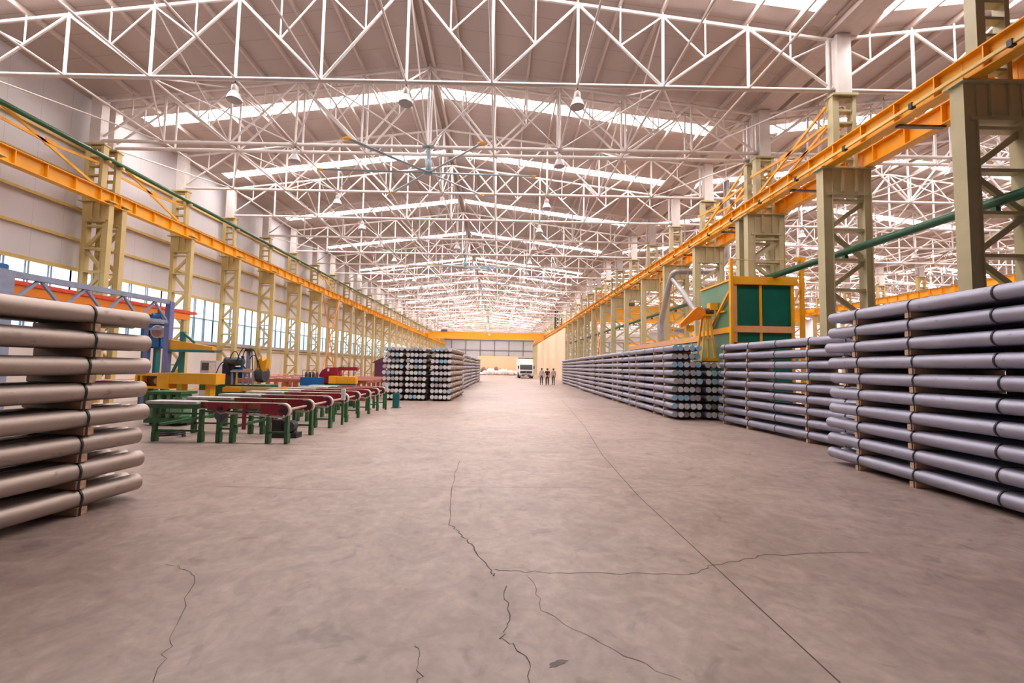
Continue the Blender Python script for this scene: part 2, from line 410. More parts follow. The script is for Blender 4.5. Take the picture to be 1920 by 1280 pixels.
# side wall, windows
wl = MB(); wl.box((XW - .12, Y0, 0), (XW, Y1, 2.74)); wl.build('wall_left_lower', M['wall_low'])
struct(bpy.data.objects['wall_left_lower'])
struct(MB().box((XW - .12, Y0, 5.08), (XW, Y1, zroof(XW))).build('wall_left', M['wall_up']))
zgs = [7.4, 6.24]
for i, z in enumerate(zgs + [8.6, 9.7]):
    struct(MB().box((XW, Y0, z - .05), (XW + .12, Y1, z + .05)).build('trim_%d' % (100 + i), M['girt']))
struct(MB().box((XW - .02, Y0, 5.06), (XW + .10, Y1, 5.18)).build('trim_110', M['girt']))
struct(MB().box((XW - .02, Y0, 2.68), (XW + .14, Y1, 2.86)).build('trim_111', M['sill']))
struct(MB().box((XW, Y0, 2.5), (XW + .10, Y1, 2.58)).build('trim_112', M['girt']))
edges = [r for r in ROWS if abs(r - 16.30) > .01]
e0 = edges[0]
while e0 > Y0 + 3: e0 -= 3.72; edges.insert(0, e0)
edges.append(Y1)
for i, (a, b) in enumerate(zip(edges, edges[1:])):
    w = bpy.data.objects.new('window_%d' % (i + 1), None); COL.objects.link(w); struct(w)
    MB().box((XW - .05, a, 4.05), (XW - .03, b, 5.1)).build('upper_glass', M['win_top'], w)
    MB().box((XW - .05, a, 2.85), (XW - .03, b, 4.05)).build('lower_glass', M['win_low'], w)
    n = 5; fr = MB()
    for k in range(n + 1):
        y = a + (b - a) * k / n
        for s in ((-.05, .05) if k not in (0, n) else (0,)): fr.box((XW - .05, y + s - .012, 2.85), (XW + .02, y + s + .012, 5.1))
    fr.box((XW - .05, a, 4.03), (XW + .02, b, 4.08)); fr.build('frame', M['mullion'], w)

# far end wall
we = struct(MB().box((XW, Y1, 0), (60, Y1 + .15, 14)).build('wall_end', M['end_up']))
for i, x in enumerate([-13.6 + 4.1 * k for k in range(18)]):
    struct(MB().box((x - .12, Y1 - .25, 0), (x + .12, Y1, 9.4)).build('trim_%d' % (120 + i), M['grey_steel']))
struct(MB().box((XW, Y1 - .3, 6.4), (60, Y1 - .02, 6.56)).build('trim_140', M['grey_steel']))
struct(MB().box((XW, Y1 - .3, 9.2), (60, Y1 - .02, 9.45)).build('trim_141', M['grey_steel']))
struct(MB().box((-6.0, 118.9, 0), (10.6, 119.1, 4.75)).build('wall_low_partition', M['partition_x']))
struct(MB().box((9.02, 58.5, 0), (9.14, 100, 7.35)).build('wall_partition', M['partition']))
# rear wall with open gateways behind the camera, and the far side wall
rw = MB()
for x0, x1 in ((-15.6, -11), (-3.5, -1), (6, 12), (20, 24), (32, 36), (46, 60)): rw.box((x0, Y0 - .2, 0), (x1, Y0, 5.4))
rw.box((-15.6, Y0 - .2, 5.4), (60, Y0, 14)); struct(rw.build('wall_back', M['grey_steel']))
fw = MB(); fw.box((59.2, Y0, 0), (59.4, Y1, 2.6)); fw.box((59.2, Y0, 5.2), (59.4, Y1, 14)); struct(fw.build('wall_right', M['wall_up']))

# ------------------------------------------------------------------ roof trusses
def nodes():
    X = [XL + SP * k for k in range(11)]
    return X
def truss_parts():
    X = nodes(); P = []
    def t(name, a, b, r, n=8): P.append((name, MB().tube((a[0], 0, a[1]), (b[0], 0, b[1]), r, n).mesh(name, M['white'], True)))
    t('bottom_chord', (XL, Z_CH), (XR, Z_CH), .064, 12)
    P.append(('top_chord', MB().path([(XL, 0, Z_EAVE), (XRIDGE, 0, Z_RIDGE), (XR, 0, Z_EAVE)], .052, 10).mesh('top_chord', M['white'], True)))
    for k in range(11): t('post', (X[k], Z_CH), (X[k], ztop(X[k])), .042 if 0 < k < 10 else .055)
    for k in range(10):
        a = (X[k], Z_CH) if k % 2 == 0 else (X[k], ztop(X[k])); b = (X[k + 1], ztop(X[k + 1])) if k % 2 == 0 else (X[k + 1], Z_CH)
        t('diagonal', a, b, .040)
        m = ((a[0] + b[0]) / 2, (a[1] + b[1]) / 2)
        t('sub_post', m, (m[0], ztop(m[0])), .024, 6)
        e = k if k % 2 == 0 else k + 1
        t('sub_diagonal', m, (X[e], ztop(X[e])), .026, 6)
    for j in range(1, 20):
        x = XL + j * SP / 2; t('purlin_stub', (x, ztop(x)), (x, ztop(x) + .15), .025, 6)
    return P
TP = truss_parts()
def joined(parts, name):
    vs = MB()
    for _, me in parts:
        vs.add([v.co[:] for v in me.vertices], [tuple(p.vertices) for p in me.polygons])
    return vs.mesh(name, parts[0][1].materials[0], True)
TJ = joined(TP, 'roof_truss')
for h in range(3):
    hall = ('main hall', 'hall beyond the aisle columns', 'last hall beyond the second columns')[h]
    hall2 = ('main hall', 'side hall', 'last hall')[h]
    ndet = (11, 7, 0)[h]
    for i, y in enumerate(ROWS):
        if h == 2 and i > 14: continue
        lab = 'white tubular roof truss across the %s, %s away from the camera' % (hall2, nth(i))
        if i < ndet:
            r = thing('roof_truss', lab, 'roof truss', (h * HALL, y, 0), 'white roof trusses')
            for n, me in TP: put(n, me, r)
        else:
            tag(put('roof_truss', TJ, None, (h * HALL, y, 0)), lab, 'roof truss', 'white roof trusses')
# ties along the hall and plan bracing
X = nodes()
for h in range(2):
    hall = ('main hall', 'side hall')[h]
    for k in range(1, 10):
        tag(MB().tube((X[k] + h * HALL, ROWS[0], Z_CH), (X[k] + h * HALL, ROWS[-1], Z_CH), .034, 6).build('bottom_tie', M['white'], None, True),
            'long white tie tube under the %s roof, %s from its wall side' % (hall, nth(k - 1)), 'tie tube', 'tie tubes along the roof')
    for b, i in enumerate([1, 3, 6, 9, 12, 16, 20, 24][: (8, 5)[h]]):
        r = thing('roof_bracing', 'white zigzag bracing rods at chord level, %s braced bay of the %s' % (nth(b), hall), 'bracing', (h * HALL, 0, Z_CH), 'zigzag roof bracing')
        for k in range(0, 10):
            a, c = (ROWS[i], ROWS[i + 1]) if k % 2 == 0 else (ROWS[i + 1], ROWS[i])
            MB().tube((X[k], a, 0), (X[k + 1], c, 0), .025, 6).build('rod', M['white'], r, True)
    for b, i in enumerate([1, 3, 4, 5, 7, 8, 10, 11, 13, 15, 18, 21][: (12, 6)[h]]):
        for k in (2, 5, 8):
            r = thing('sway_brace', 'white crossed sway rods between trusses, %s, %s bay of the %s' % (('wall side', 'under the ridge', 'column side')[(2, 5, 8).index(k)], nth(b), hall),
                      'bracing', (X[k] + h * HALL, 0, 0), 'crossed sway rods')
            MB().tube((0, ROWS[i], Z_CH), (0, ROWS[i + 1], ztop(X[k])), .026, 6).build('rod', M['white'], r, True)
            MB().tube((0, ROWS[i], ztop(X[k])), (0, ROWS[i + 1], Z_CH), .026, 6).build('rod', M['white'], r, True)

# ------------------------------------------------------------------ columns
LZ = [6.75 - .86 * i for i in range(8)]
def column_parts(cx, front, rear, m, hd, wf, wr):
    """front / rear leg x, cx upper part centre, all local"""
    P = []
    def a(n, mb, mm=m, sm=False): P.append((n, mb.mesh(n, mm, sm)))
    for x, w in ((front, wf), (rear, wr)):
        leg = MB(); leg.box((x - w / 2, -hd, .03), (x - w / 2 + .02, hd, 7.66)); leg.box((x + w / 2 - .02, -hd, .03), (x + w / 2, hd, 7.66)); leg.box((x - w / 2 + .02, -hd * .82, .03), (x + w / 2 - .02, hd * .82, 7.66)); a('leg', leg)
        a('base_plate', MB().box((x - w / 2 - .08, -.22, 0), (x + w / 2 + .08, .22, .03)))
    lo, hi = min(front, rear), max(front, rear)
    a('head_box', MB().box((lo - .1, -.11, 6.98), (hi + .1, .11, 7.66)))
    a('head_plate', MB().box((lo - .22, -.2, 7.66), (hi + .2, .2, 7.70)))
    for x in (lo + (hi - lo) * .36, lo + (hi - lo) * .7): a('stiffener', MB().box((x - .035, -.16, 6.98), (x + .035, .16, 7.66)))
    a('strut', MB().box((lo, -.13, 6.90), (hi, .13, 6.98)))
    for i, z in enumerate(LZ):
        a('strut', MB().box((lo, -.10, z - .035), (hi, .10, z + .035)))
        if i < len(LZ) - 1:
            z2 = LZ[i + 1]; p0, p1 = ((lo, z2), (hi, z)) if i % 2 == 0 else ((lo, z), (hi, z2))
            a('diagonal', MB().bar((p0[0], 0, p0[1]), (p1[0], 0, p1[1]), .12, .07, (0, 1, 0)))
    s = .34
    for x, w in ((cx - s + .09, .18), (cx + s - .05, .10)):
        a('upper_post', MB().box((x - w / 2, -.11, 7.70), (x + w / 2, .11, 9.86)))
    z = 7.98
    while z < 9.8:
        a('rung', MB().box((cx - s + .18, -.09, z - .03), (cx + s - .1, .09, z + .03))); z += .36
    a('white_head', MB().box((cx - .2, -.16, 9.86), (cx + .2, .16, Z_EAVE + .1)), M['white'])
    a('head_seat', MB().box((cx - .36, -.18, 9.84), (cx + .36, .18, 9.9)))
    return P
CL = column_parts(-15.36, -14.77, -15.55, M['khaki'], .10, .22, .18)
CR = column_parts(9.86, 9.31, 10.45, M['olive'], .13, .28, .22)
CR2 = column_parts(9.86, 9.31, 10.45, M['khaki'], .12, .26, .20)
for _n, _me in CR2:
    for _v in _me.vertices:
        if _v.co.z < 7.75: _v.co.z *= 1.052
ROWS_L = ROWS[1:]
def columns(P, rows, off, ndet, label, group):
    J = []
    vs = MB()
    for n, me in P:
        if n != 'white_head': vs.add([v.co[:] for v in me.vertices], [tuple(p.vertices) for p in me.polygons])
    J = vs.mesh('laced_column', P[0][1].materials[0])
    wh = [me for n, me in P if n == 'white_head'][0]
    for i, y in enumerate(rows):
        lab = label % nth(i)
        if i < ndet:
            r = thing('laced_column', lab, 'column', (off, y, 0), group)
            for n, me in P: put(n, me, r)
        else:
            r = tag(put('laced_column', J, None, (off, y, 0)), lab, 'column', group); put('white_head', wh, r)
columns(CL, ROWS_L, 0, 13, 'yellow-khaki laced column against the windowed wall, %s away from the camera', 'laced columns along the windowed wall')
columns(CR, ROWS, 0, 13, 'grey-khaki laced column beside the aisle, %s away from the camera', 'laced columns beside the aisle')
columns(CR2, ROWS[3:18], HALL, 6, 'khaki laced column of the row beyond the side hall, %s away', 'laced columns of the distant row')

# ------------------------------------------------------------------ crane runways
def runway(x, ztop_, rows, label, group, ndet=14):
    L0 = 3.72; h = .50
    g = MB()
    def gird(L):
        mb = MB(); mb.box((-.14, 0, -.03), (.14, L, 0)); mb.box((-.14, 0, -h), (.14, L, -h + .03)); mb.box((-.012, 0, -h + .03), (.012, L, -.03)); return mb.mesh('girder', M['amber'])
    rail = lambda L: MB().box((-.035, 0, 0), (.035, L, .07)).mesh('crane_rail', M['gunmetal'])
    cache = {}
    st = MB().box((-.13, -.012, -h + .03), (.13, .012, -.03)).mesh('stiffener', M['amber'])
    for i, (a, b) in enumerate(zip(rows, rows[1:])):
        L = round(b - a, 3)
        if L not in cache: cache[L] = (gird(L - .012), rail(L))
        r = thing('crane_runway_beam', label % nth(i), 'runway beam', (x, a, ztop_), group)
        put('girder', cache[L][0], r); put('crane_rail', cache[L][1], r)
        for k in range(1, 5) if L > 1 else (1, 3):
            put('stiffener', st, r, (0, L * (k - .5) / 4, 0))
RW = [4.61] + ROWS
runway(-14.77, 8.05, RW, 'amber crane runway girder along the windowed wall, %s span away', 'runway girders on the windowed wall')
runway(9.33, 8.20, RW, 'amber crane runway girder on the aisle side of the columns, %s span away', 'runway girders beside the aisle')
runway(10.45, 8.20, RW, 'amber crane runway girder on the side-hall side of the columns, %s span away', 'runway girders of the side hall')
runway(9.33 + HALL - .1, 8.60, ROWS[2:], 'amber crane runway girder across the side hall, %s span away', 'runway girders across the side hall')
for h_, o in ((0, 0),):
    cr = thing('conductor_bar', 'pale yellow conductor bar running along the aisle runway girder', 'conductor bar', (9.14, 0, 7.82))
    MB().box((-.03, 4.6, -.035), (.03, Y1 - 6, .035)).build('bar', M['conductor'], cr)
    y = 5.5
    while y < 60:
        MB().box((-.05, y - .04, -.07), (.05, y + .04, .06)).build('clip', M['dark'], cr); y += 1.86
for i, y in enumerate(RW[1:16]):
    tag(MB().box((9.33, y + 1.4, 7.65), (10.45, y + 1.5, 7.70)).build('tie_strut', M['gunmetal']), 'dark strut joining the twin runway girders, %s away from the camera' % nth(i), 'strut', 'struts between the twin runways')
# flat yellow portal braces between upper columns
def kbrace(x, ya, yb, label, double=False):
    r = thing('portal_brace', label, 'brace', (x, 0, 0), 'amber portal braces')
    zs = (8.15, 9.55); ym = (ya + yb) / 2; zm = 8.95
    for xx in ((0, .5) if double else (0,)):
        for p, q in (((ya, zs[1]), (yb, zs[0])), ((ya, 9.0), (ym, zm)), ((ym, zm), (yb, 9.15))):
            MB().bar((xx, p[0], p[1]), (xx, q[0], q[1]), .05, .09).build('brace_bar', M['amber'], r)
    MB().cbox((0, ym, zm), (.03, .34, .26)).build('gusset', M['amber'], r)
kbrace(-15.13, 12.03, 15.73, 'amber flat portal brace high on the windowed wall, in front of the double column')
kbrace(-15.13, 16.30, 20.02, 'amber flat portal brace high on the windowed wall, behind the double column')
kbrace(-15.13, ROWS[8], ROWS[9], 'amber flat portal brace high on the windowed wall, above the tall crossed brace')
kbrace(9.4, 12.03, 15.73, 'amber double portal brace beside the aisle, in front of the double column', True)
kbrace(9.4, 16.30, 20.02, 'amber double portal brace beside the aisle, behind the double column', True)
kbrace(9.4, ROWS[9], ROWS[10], 'amber double portal brace beside the aisle, above the crossed brace', True)
for x, i, lab in ((-14.62, 8, 'tall orange crossed brace between two columns of the windowed wall'), (9.5, 9, 'tall orange crossed brace between two columns beside the aisle'),):
    r = thing('cross_brace', lab, 'brace', (x, 0, 0), 'tall crossed braces')
    for z0, z1 in ((.3, 7.4), (7.4, .3)): MB().tube((0, ROWS[i] + .15, z0), (0, ROWS[i + 1] - .15, z1), .045, 8).build('brace_tube', M['orange'], r, True)
# green pipes
gp = thing('green_pipe', 'dark green pipe running high along the windowed wall', 'pipe', (-14.95, 0, 9.37))
MB().tube((0, 4, 0), (0, Y1, 0), .085, 14).build('pipe', M['pipe_green'], gp, True)
for y in ROWS_L[:20]: MB().box((-.25, y - .05, -.17), (.12, y + .05, -.085)).build('bracket', M['khaki'], gp)
gp = thing('green_pipe', 'dark green pipe threaded through the columns beside the aisle', 'pipe', (9.85, 0, 5.28))
MB().tube((0, 4, 0), (0, 60, 0), .105, 14).build('pipe', M['pipe_green'], gp, True)
for y in ROWS[:2] + ROWS[4:14]: MB().box((-.05, y - .05, -.21), (.05, y + .05, -.105)).build('bracket', M['pipe_green'], gp)
tag(MB().tube((9.9, 37.4, 2.5), (9.9, 37.4, 9.9), .04, 8).build('drop_pipe', M['pipe_green'], None, True), 'thin dark green drop pipe hanging beside the aisle columns', 'pipe')

# ------------------------------------------------------------------ lamps and fans
def lamp_mesh():
    hs = MB().lathe([(.03, 0), (.03, -.06), (.09, -.07), (.10, -.2), (.085, -.24)], 14).mesh('gear_housing', M['lampgrey'], True)
    sh = MB().lathe([(.085, -.235), (.12, -.27), (.17, -.36), (.205, -.45), (.212, -.50), (.20, -.50)], 20).mesh('reflector', M['lampgrey'], True)
    ln = MB().lathe([(.198, -.502), (.19, -.515), (.02, -.52)], 20).mesh('lamp_lens', M['lens'], True)
    hk = MB().tube((0, 0, .02), (0, 0, .09), .012, 6).mesh('hanger', M['gunmetal'])
    return (('gear_housing', hs), ('reflector', sh), ('lamp_lens', ln), ('hanger', hk))
LM = lamp_mesh()
for h in range(2):
    for i, y in enumerate(ROWS[1:20]):
        if abs(y - 16.3) < .1: continue
        ks = (3, 5, 7) if i in (0, 3, 5, 7) else (3, 7)
        for k in ks:
            r = thing('high_bay_lamp', 'bell-shaped lamp below the %s truss of the %s, %s' % (nth(i + 1), ('main hall', 'side hall')[h], {3: 'wall side', 5: 'under the ridge', 7: 'column side'}[k]),
                      'ceiling lamp', (X[k] + h * HALL, y, Z_CH - .15), 'high bay lamps')
            for n, me in LM: put(n, me, r)
def fan(loc, label, R=4.0, rot=.05):
    r = thing('ceiling_fan', label, 'ceiling fan', loc, 'big six-blade ceiling fans')
    r.rotation_euler = (math.radians(10), 0, 0)
    MB().box((-.22, -.12, .93), (.22, .12, .97)).build('mounting_plate', M['fan'], r)
    MB().tube((0, 0, .45), (0, 0, .95), .075, 12).build('down_rod', M['fan'], r, True)
    MB().lathe([(.09, -.05), (.12, 0), (.12, .45), (.09, .5)], 16).build('motor', M['fan'], r, True)
    MB().lathe([(.10, -.09), (.20, -.06), (.22, .0), (.12, .06)], 18).build('hub', M['fan'], r, True)
    for k in range(4):
        a = PI / 4 + k * PI / 2; MB().tube((.11 * math.cos(a), .11 * math.sin(a), .45), (.75 * math.cos(a), .75 * math.sin(a), .96), .008, 5).build('guy_wire', M['steel'], r)
    for k in range(6):
        a = rot + k * PI / 3; c, s = math.cos(a), math.sin(a); w = .06
        b = MB(); vs = []
        for rr in (.12, R):
            for q, zz in ((-w, .0), (-w * .3, .034), (w, .028), (w, .006), (w * .3, -.024), (-w, -.018)): vs.append((rr * c - q * s, rr * s + q * c, zz))
        b.add(vs, [(0, 1, 2, 3, 4, 5), (11, 10, 9, 8, 7, 6)] + [(i, (i + 1) % 6, 6 + (i + 1) % 6, 6 + i) for i in range(6)])
        bl = b.build('blade', M['fan'], r)
        t = MB().cbox((0, 0, 0), (.16, .24, .05)).build('tip', M['amber'], bl); t.location = (R * c, R * s, 0); t.rotation_euler = (0, 0, a)
fan((-2.80, 15.73, 9.06), 'blue-grey six-blade ceiling fan with yellow tips, the largest one in view')
fan((-2.62, 31.18, 9.06), 'blue-grey six-blade ceiling fan farther along, above the middle of the hall')
fan((-1.9, 71.0, 9.06), 'blue-grey six-blade ceiling fan far along the hall, just above the bridge crane')

# ------------------------------------------------------------------ aluminium logs, timber spacers, straps
R_LOG, PITCH, T_SP = .1064, .3036, .09
def log_mesh(L, m, n=28):
    r, b = R_LOG, .006
    return MB().lathe([(r - b, 0), (r, b), (r, L - b), (r - b, L)], n, ax='y').mesh('log', m, True)
LMC = {}
def get_log(L, m):
    if (L, m) not in LMC: LMC[(L, m)] = log_mesh(L, M[m])
    return LMC[(L, m)]
def end_mesh(m):
    vs = MB().lathe([(R_LOG - .005, 0), (R_LOG - .005, -.006), (R_LOG * .55, -.0065), (R_LOG * .15, -.007)], 28, ax='y')
    return vs.mesh('cut_end', m)
EM = [end_mesh(m) for m in ENDS]
def sp_mesh(cols):
    w = cols * 2 * R_LOG
    return MB().box((.02, -.055, 0), (w - .02, .055, T_SP)).mesh('timber_spacer', M['wood'], False, .004)
def strap_mesh(cols, flat=False):
    w = cols * 2 * R_LOG; r = R_LOG + .004; zc = T_SP + R_LOG; P = []
    for i in range(13):
        a = PI / 2 + PI * .62 * i / 12; P.append((R_LOG + r * math.cos(a), zc + r * math.sin(a)))
    P += [(.018, T_SP * .8), (.018, -.004), (w - .018, -.004), (w - .018, T_SP * .8)]
    for i in range(13):
        a = -PI * .12 + PI * .62 * i / 12; P.append((w - R_LOG + r * math.cos(a), zc + r * math.sin(a)))
    if flat:
        P = [(R_LOG + r * math.cos(a), zc + r * math.sin(a)) for a in [PI / 2 + PI * i / 14 for i in range(15)]] + [(w - R_LOG + r * math.cos(a), zc + r * math.sin(a)) for a in [-PI / 2 + PI * i / 14 for i in range(15)]]
    n = len(P); vs = []; fs = []; cx = w / 2; cz = zc
    for y in (-.011, .011):
        for (x, z) in P: vs.append((x, y, z))
    for y in (-.011, .011):
        for (x, z) in P:
            d = Vector((x - cx, z - cz)); d.normalize(); vs.append((x + (-.004 if x < cx else .004) * 1.0, y, z + (.004 if z > cz else -.002)))
    for i in range(n):
        j = (i + 1) % n
        fs += [(2 * n + i, 2 * n + j, 3 * n + j, 3 * n + i), (i, n + i, n + j, j), (i, j, 2 * n + j, 2 * n + i), (n + i, 3 * n + i, 3 * n + j, n + j)]
    return MB().add(vs, fs).mesh('steel_strap', M['strap'])
SPM = {c: sp_mesh(c) for c in (3, 4, 5)}; STM = {c: strap_mesh(c) for c in (3, 4, 5)}; STF = {c: strap_mesh(c, True) for c in (3, 4, 5)}
def stack(xf, yf, L, rows, cols, sgn, ang, m, look, desc, spacers, straps, ends=False, anchor_far=False, jit=.05, rowjit=.05, top_cols=None):
    """xf,yf: front silhouette at the near end (or far end); sgn: which way the columns go from the aisle"""
    a = math.radians(ang); d = Vector((math.sin(a), math.cos(a))); s = Vector((math.cos(a), -math.sin(a))) * sgn
    o = Vector((xf, yf)) - (d * L if anchor_far else Vector((0, 0)))
    rot = -a
    for r in range(rows):
        z = T_SP + R_LOG + r * PITCH; rj = random.uniform(-rowjit, rowjit); rs = random.uniform(-.012, .012)
        for c in range(cols):
            p = o + s * (R_LOG + rs + c * (2 * R_LOG + .001)) + d * (rj + random.uniform(-jit, jit))
            lg = put('aluminium_log', get_log(L, m), None, (p.x, p.y, z)); lg.rotation_euler = (0, random.uniform(0, 6.28) * 0, rot)
            tag(lg, '%s aluminium log, %s from the aisle, %s layer up, %s' % (look, nth(c), nth(r), desc), 'aluminium log', 'aluminium logs')
            if ends:
                e = put('cut_end', random.choice([EM[0], EM[0], EM[1], EM[1], EM[2], EM[3]] if ends == 1 else [EM[0], EM[1], EM[2], EM[2], EM[1], EM[3]]), lg)
                e.rotation_euler = (random.uniform(-.03, .03), random.uniform(0, 6.28), random.uniform(-.03, .03))
        base = z - R_LOG - T_SP
        for i, t in enumerate(straps):
            p = o + d * (t + rj * .7 + random.uniform(-.02, .02)); 
            if sgn < 0: p = p + s * (cols * 2 * R_LOG)
            st_ = put('steel_strap', (STM if t in spacers else STF)[cols], None, (p.x + s.x * rs, p.y, base)); st_.rotation_euler = (0, 0, rot)
            tag(st_, 'black steel strap, %s along, on the %s layer up, %s' % (nth(i), nth(r), desc), 'steel strap', 'black steel straps')
            if t in spacers:
                w = put('timber_spacer', SPM[cols], None, (p.x + s.x * rs, p.y + .03, base)); w.rotation_euler = (0, 0, rot)
                tag(w, 'raw timber spacer, %s along, beneath the %s layer up, %s' % (nth(i), nth(r), desc), 'timber spacer', 'raw timber spacers')
# brownish stack of eight layers, silver stack of ten layers
stack(-4.66, 5.72, 7.0, 8, 4, -1, 7.5, 'log_warm_reflection', 'brownish', 'eight-layer stack', (6.27, 1.2), (6.27, 1.2), anchor_far=True, jit=.03, rowjit=.03)
stack(6.80, 8.84, 7.0, 10, 5, 1, 3.6, 'log_window_tint', 'silver', 'ten-layer stack', (6.23, 5.1, .8), (6.23, 5.1, 3.85, .8), anchor_far=True)
stack(7.72, 14.98, 6.4, 9, 4, 1, -4.2, 'log_window_tint', 'silver', 'stack before the green booth', (6.1, 4.9, 2.5, 1.4), (6.1, 4.9, 3.7, 2.5, 1.4), anchor_far=True)
stack(6.36, 15.66, 6.75, 9, 5, 1, 1.3, 'log_window_tint', 'silver', 'stack facing the conveyors', (.9, 2.0, 4.5, 5.65), (.9, 2.0, 3.25, 4.5, 5.65), ends=2)
stack(7.60, 15.72, 6.6, 7, 3, 1, .6, 'log_window_tint', 'silver', 'low stack under the motor stand', (.9, 2.0), (.9, 2.0), ends=2)
stack(-2.40, 21.75, 5.6, 9, 5, -1, 2.2, 'log_warm_reflection', 'pale-ended', 'block edging the aisle', (.8, 1.8, 3.8, 4.8), (.8, 1.8, 3.8, 4.8), ends=1, jit=.03)
stack(-3.69, 21.75, 5.6, 9, 5, -1, 2.2, 'log_warm_reflection', 'pale-ended', 'middle block of three', (.8, 4.8), (.8,), ends=1, jit=.03)
stack(-4.86, 21.75, 5.6, 9, 5, -1, 2.2, 'log_warm_reflection', 'pale-ended', 'block behind the conveyor legs', (.8, 4.8), (.8,), ends=1, jit=.03)
# the stacks farther along the aisle
far = MB(); farsp = MB(); farend = MB()
def far_stack(xf, yf, L, rows, cols, sgn, ang):
    a = math.radians(ang); d = Vector((math.sin(a), math.cos(a))); s = Vector((math.cos(a), -math.sin(a))) * sgn
    for r in range(rows):
        z = T_SP + R_LOG + r * PITCH; rj = random.uniform(-.05, .05)
        for c in range(cols):
            p = Vector((xf, yf)) + s * (R_LOG + c * 2 * R_LOG) + d * (rj + random.uniform(-.03, .03)); q = p + d * L
            far.tube((p.x, p.y, z), (q.x, q.y, z), R_LOG, 12)
            e = p - d * .004; farend.tube((p.x, p.y, z), (e.x, e.y, z), R_LOG * .96, 12)
        for t in (.9, 2.0, L - 2.0, L - .9):
            p = Vector((xf, yf)) + d * t; q = p + s * (cols * 2 * R_LOG - .02); p = p + s * .02
            farsp.bar((p.x, p.y, z - R_LOG - T_SP / 2), (q.x, q.y, z - R_LOG - T_SP / 2), .11, T_SP)
for i, (x, y) in enumerate(((6.50, 22.7), (6.68, 29.8), (7.08, 37.4), (7.42, 44.8))): far_stack(x, y, 6.75, 9, 5, 1, 1.4)
far_stack(7.50, 1.7, 6.85, 10, 5, 1, 3.6)
for x, y in ((-2.62, 33.0), (-2.55, 40.2), (-2.35, 47.5), (-3.9, 33.0), (-5.1, 33.0)): far_stack(x, y, 6.2, 9, 5, -1, .6)
fs_ = tag(far.build('log_stack', M['log_window_tint'], None, True), 'long stacks of silver aluminium logs lining both sides of the distant aisle', 'aluminium logs', kind='stuff')
o = farend.build('cut_end', ENDS[0], fs_); o['kind'] = 'stuff'
o = tag(farsp.build('timber_spacers', M['wood']), 'raw timber spacers between the layers of the distant log stacks', 'timber spacers', kind='stuff')

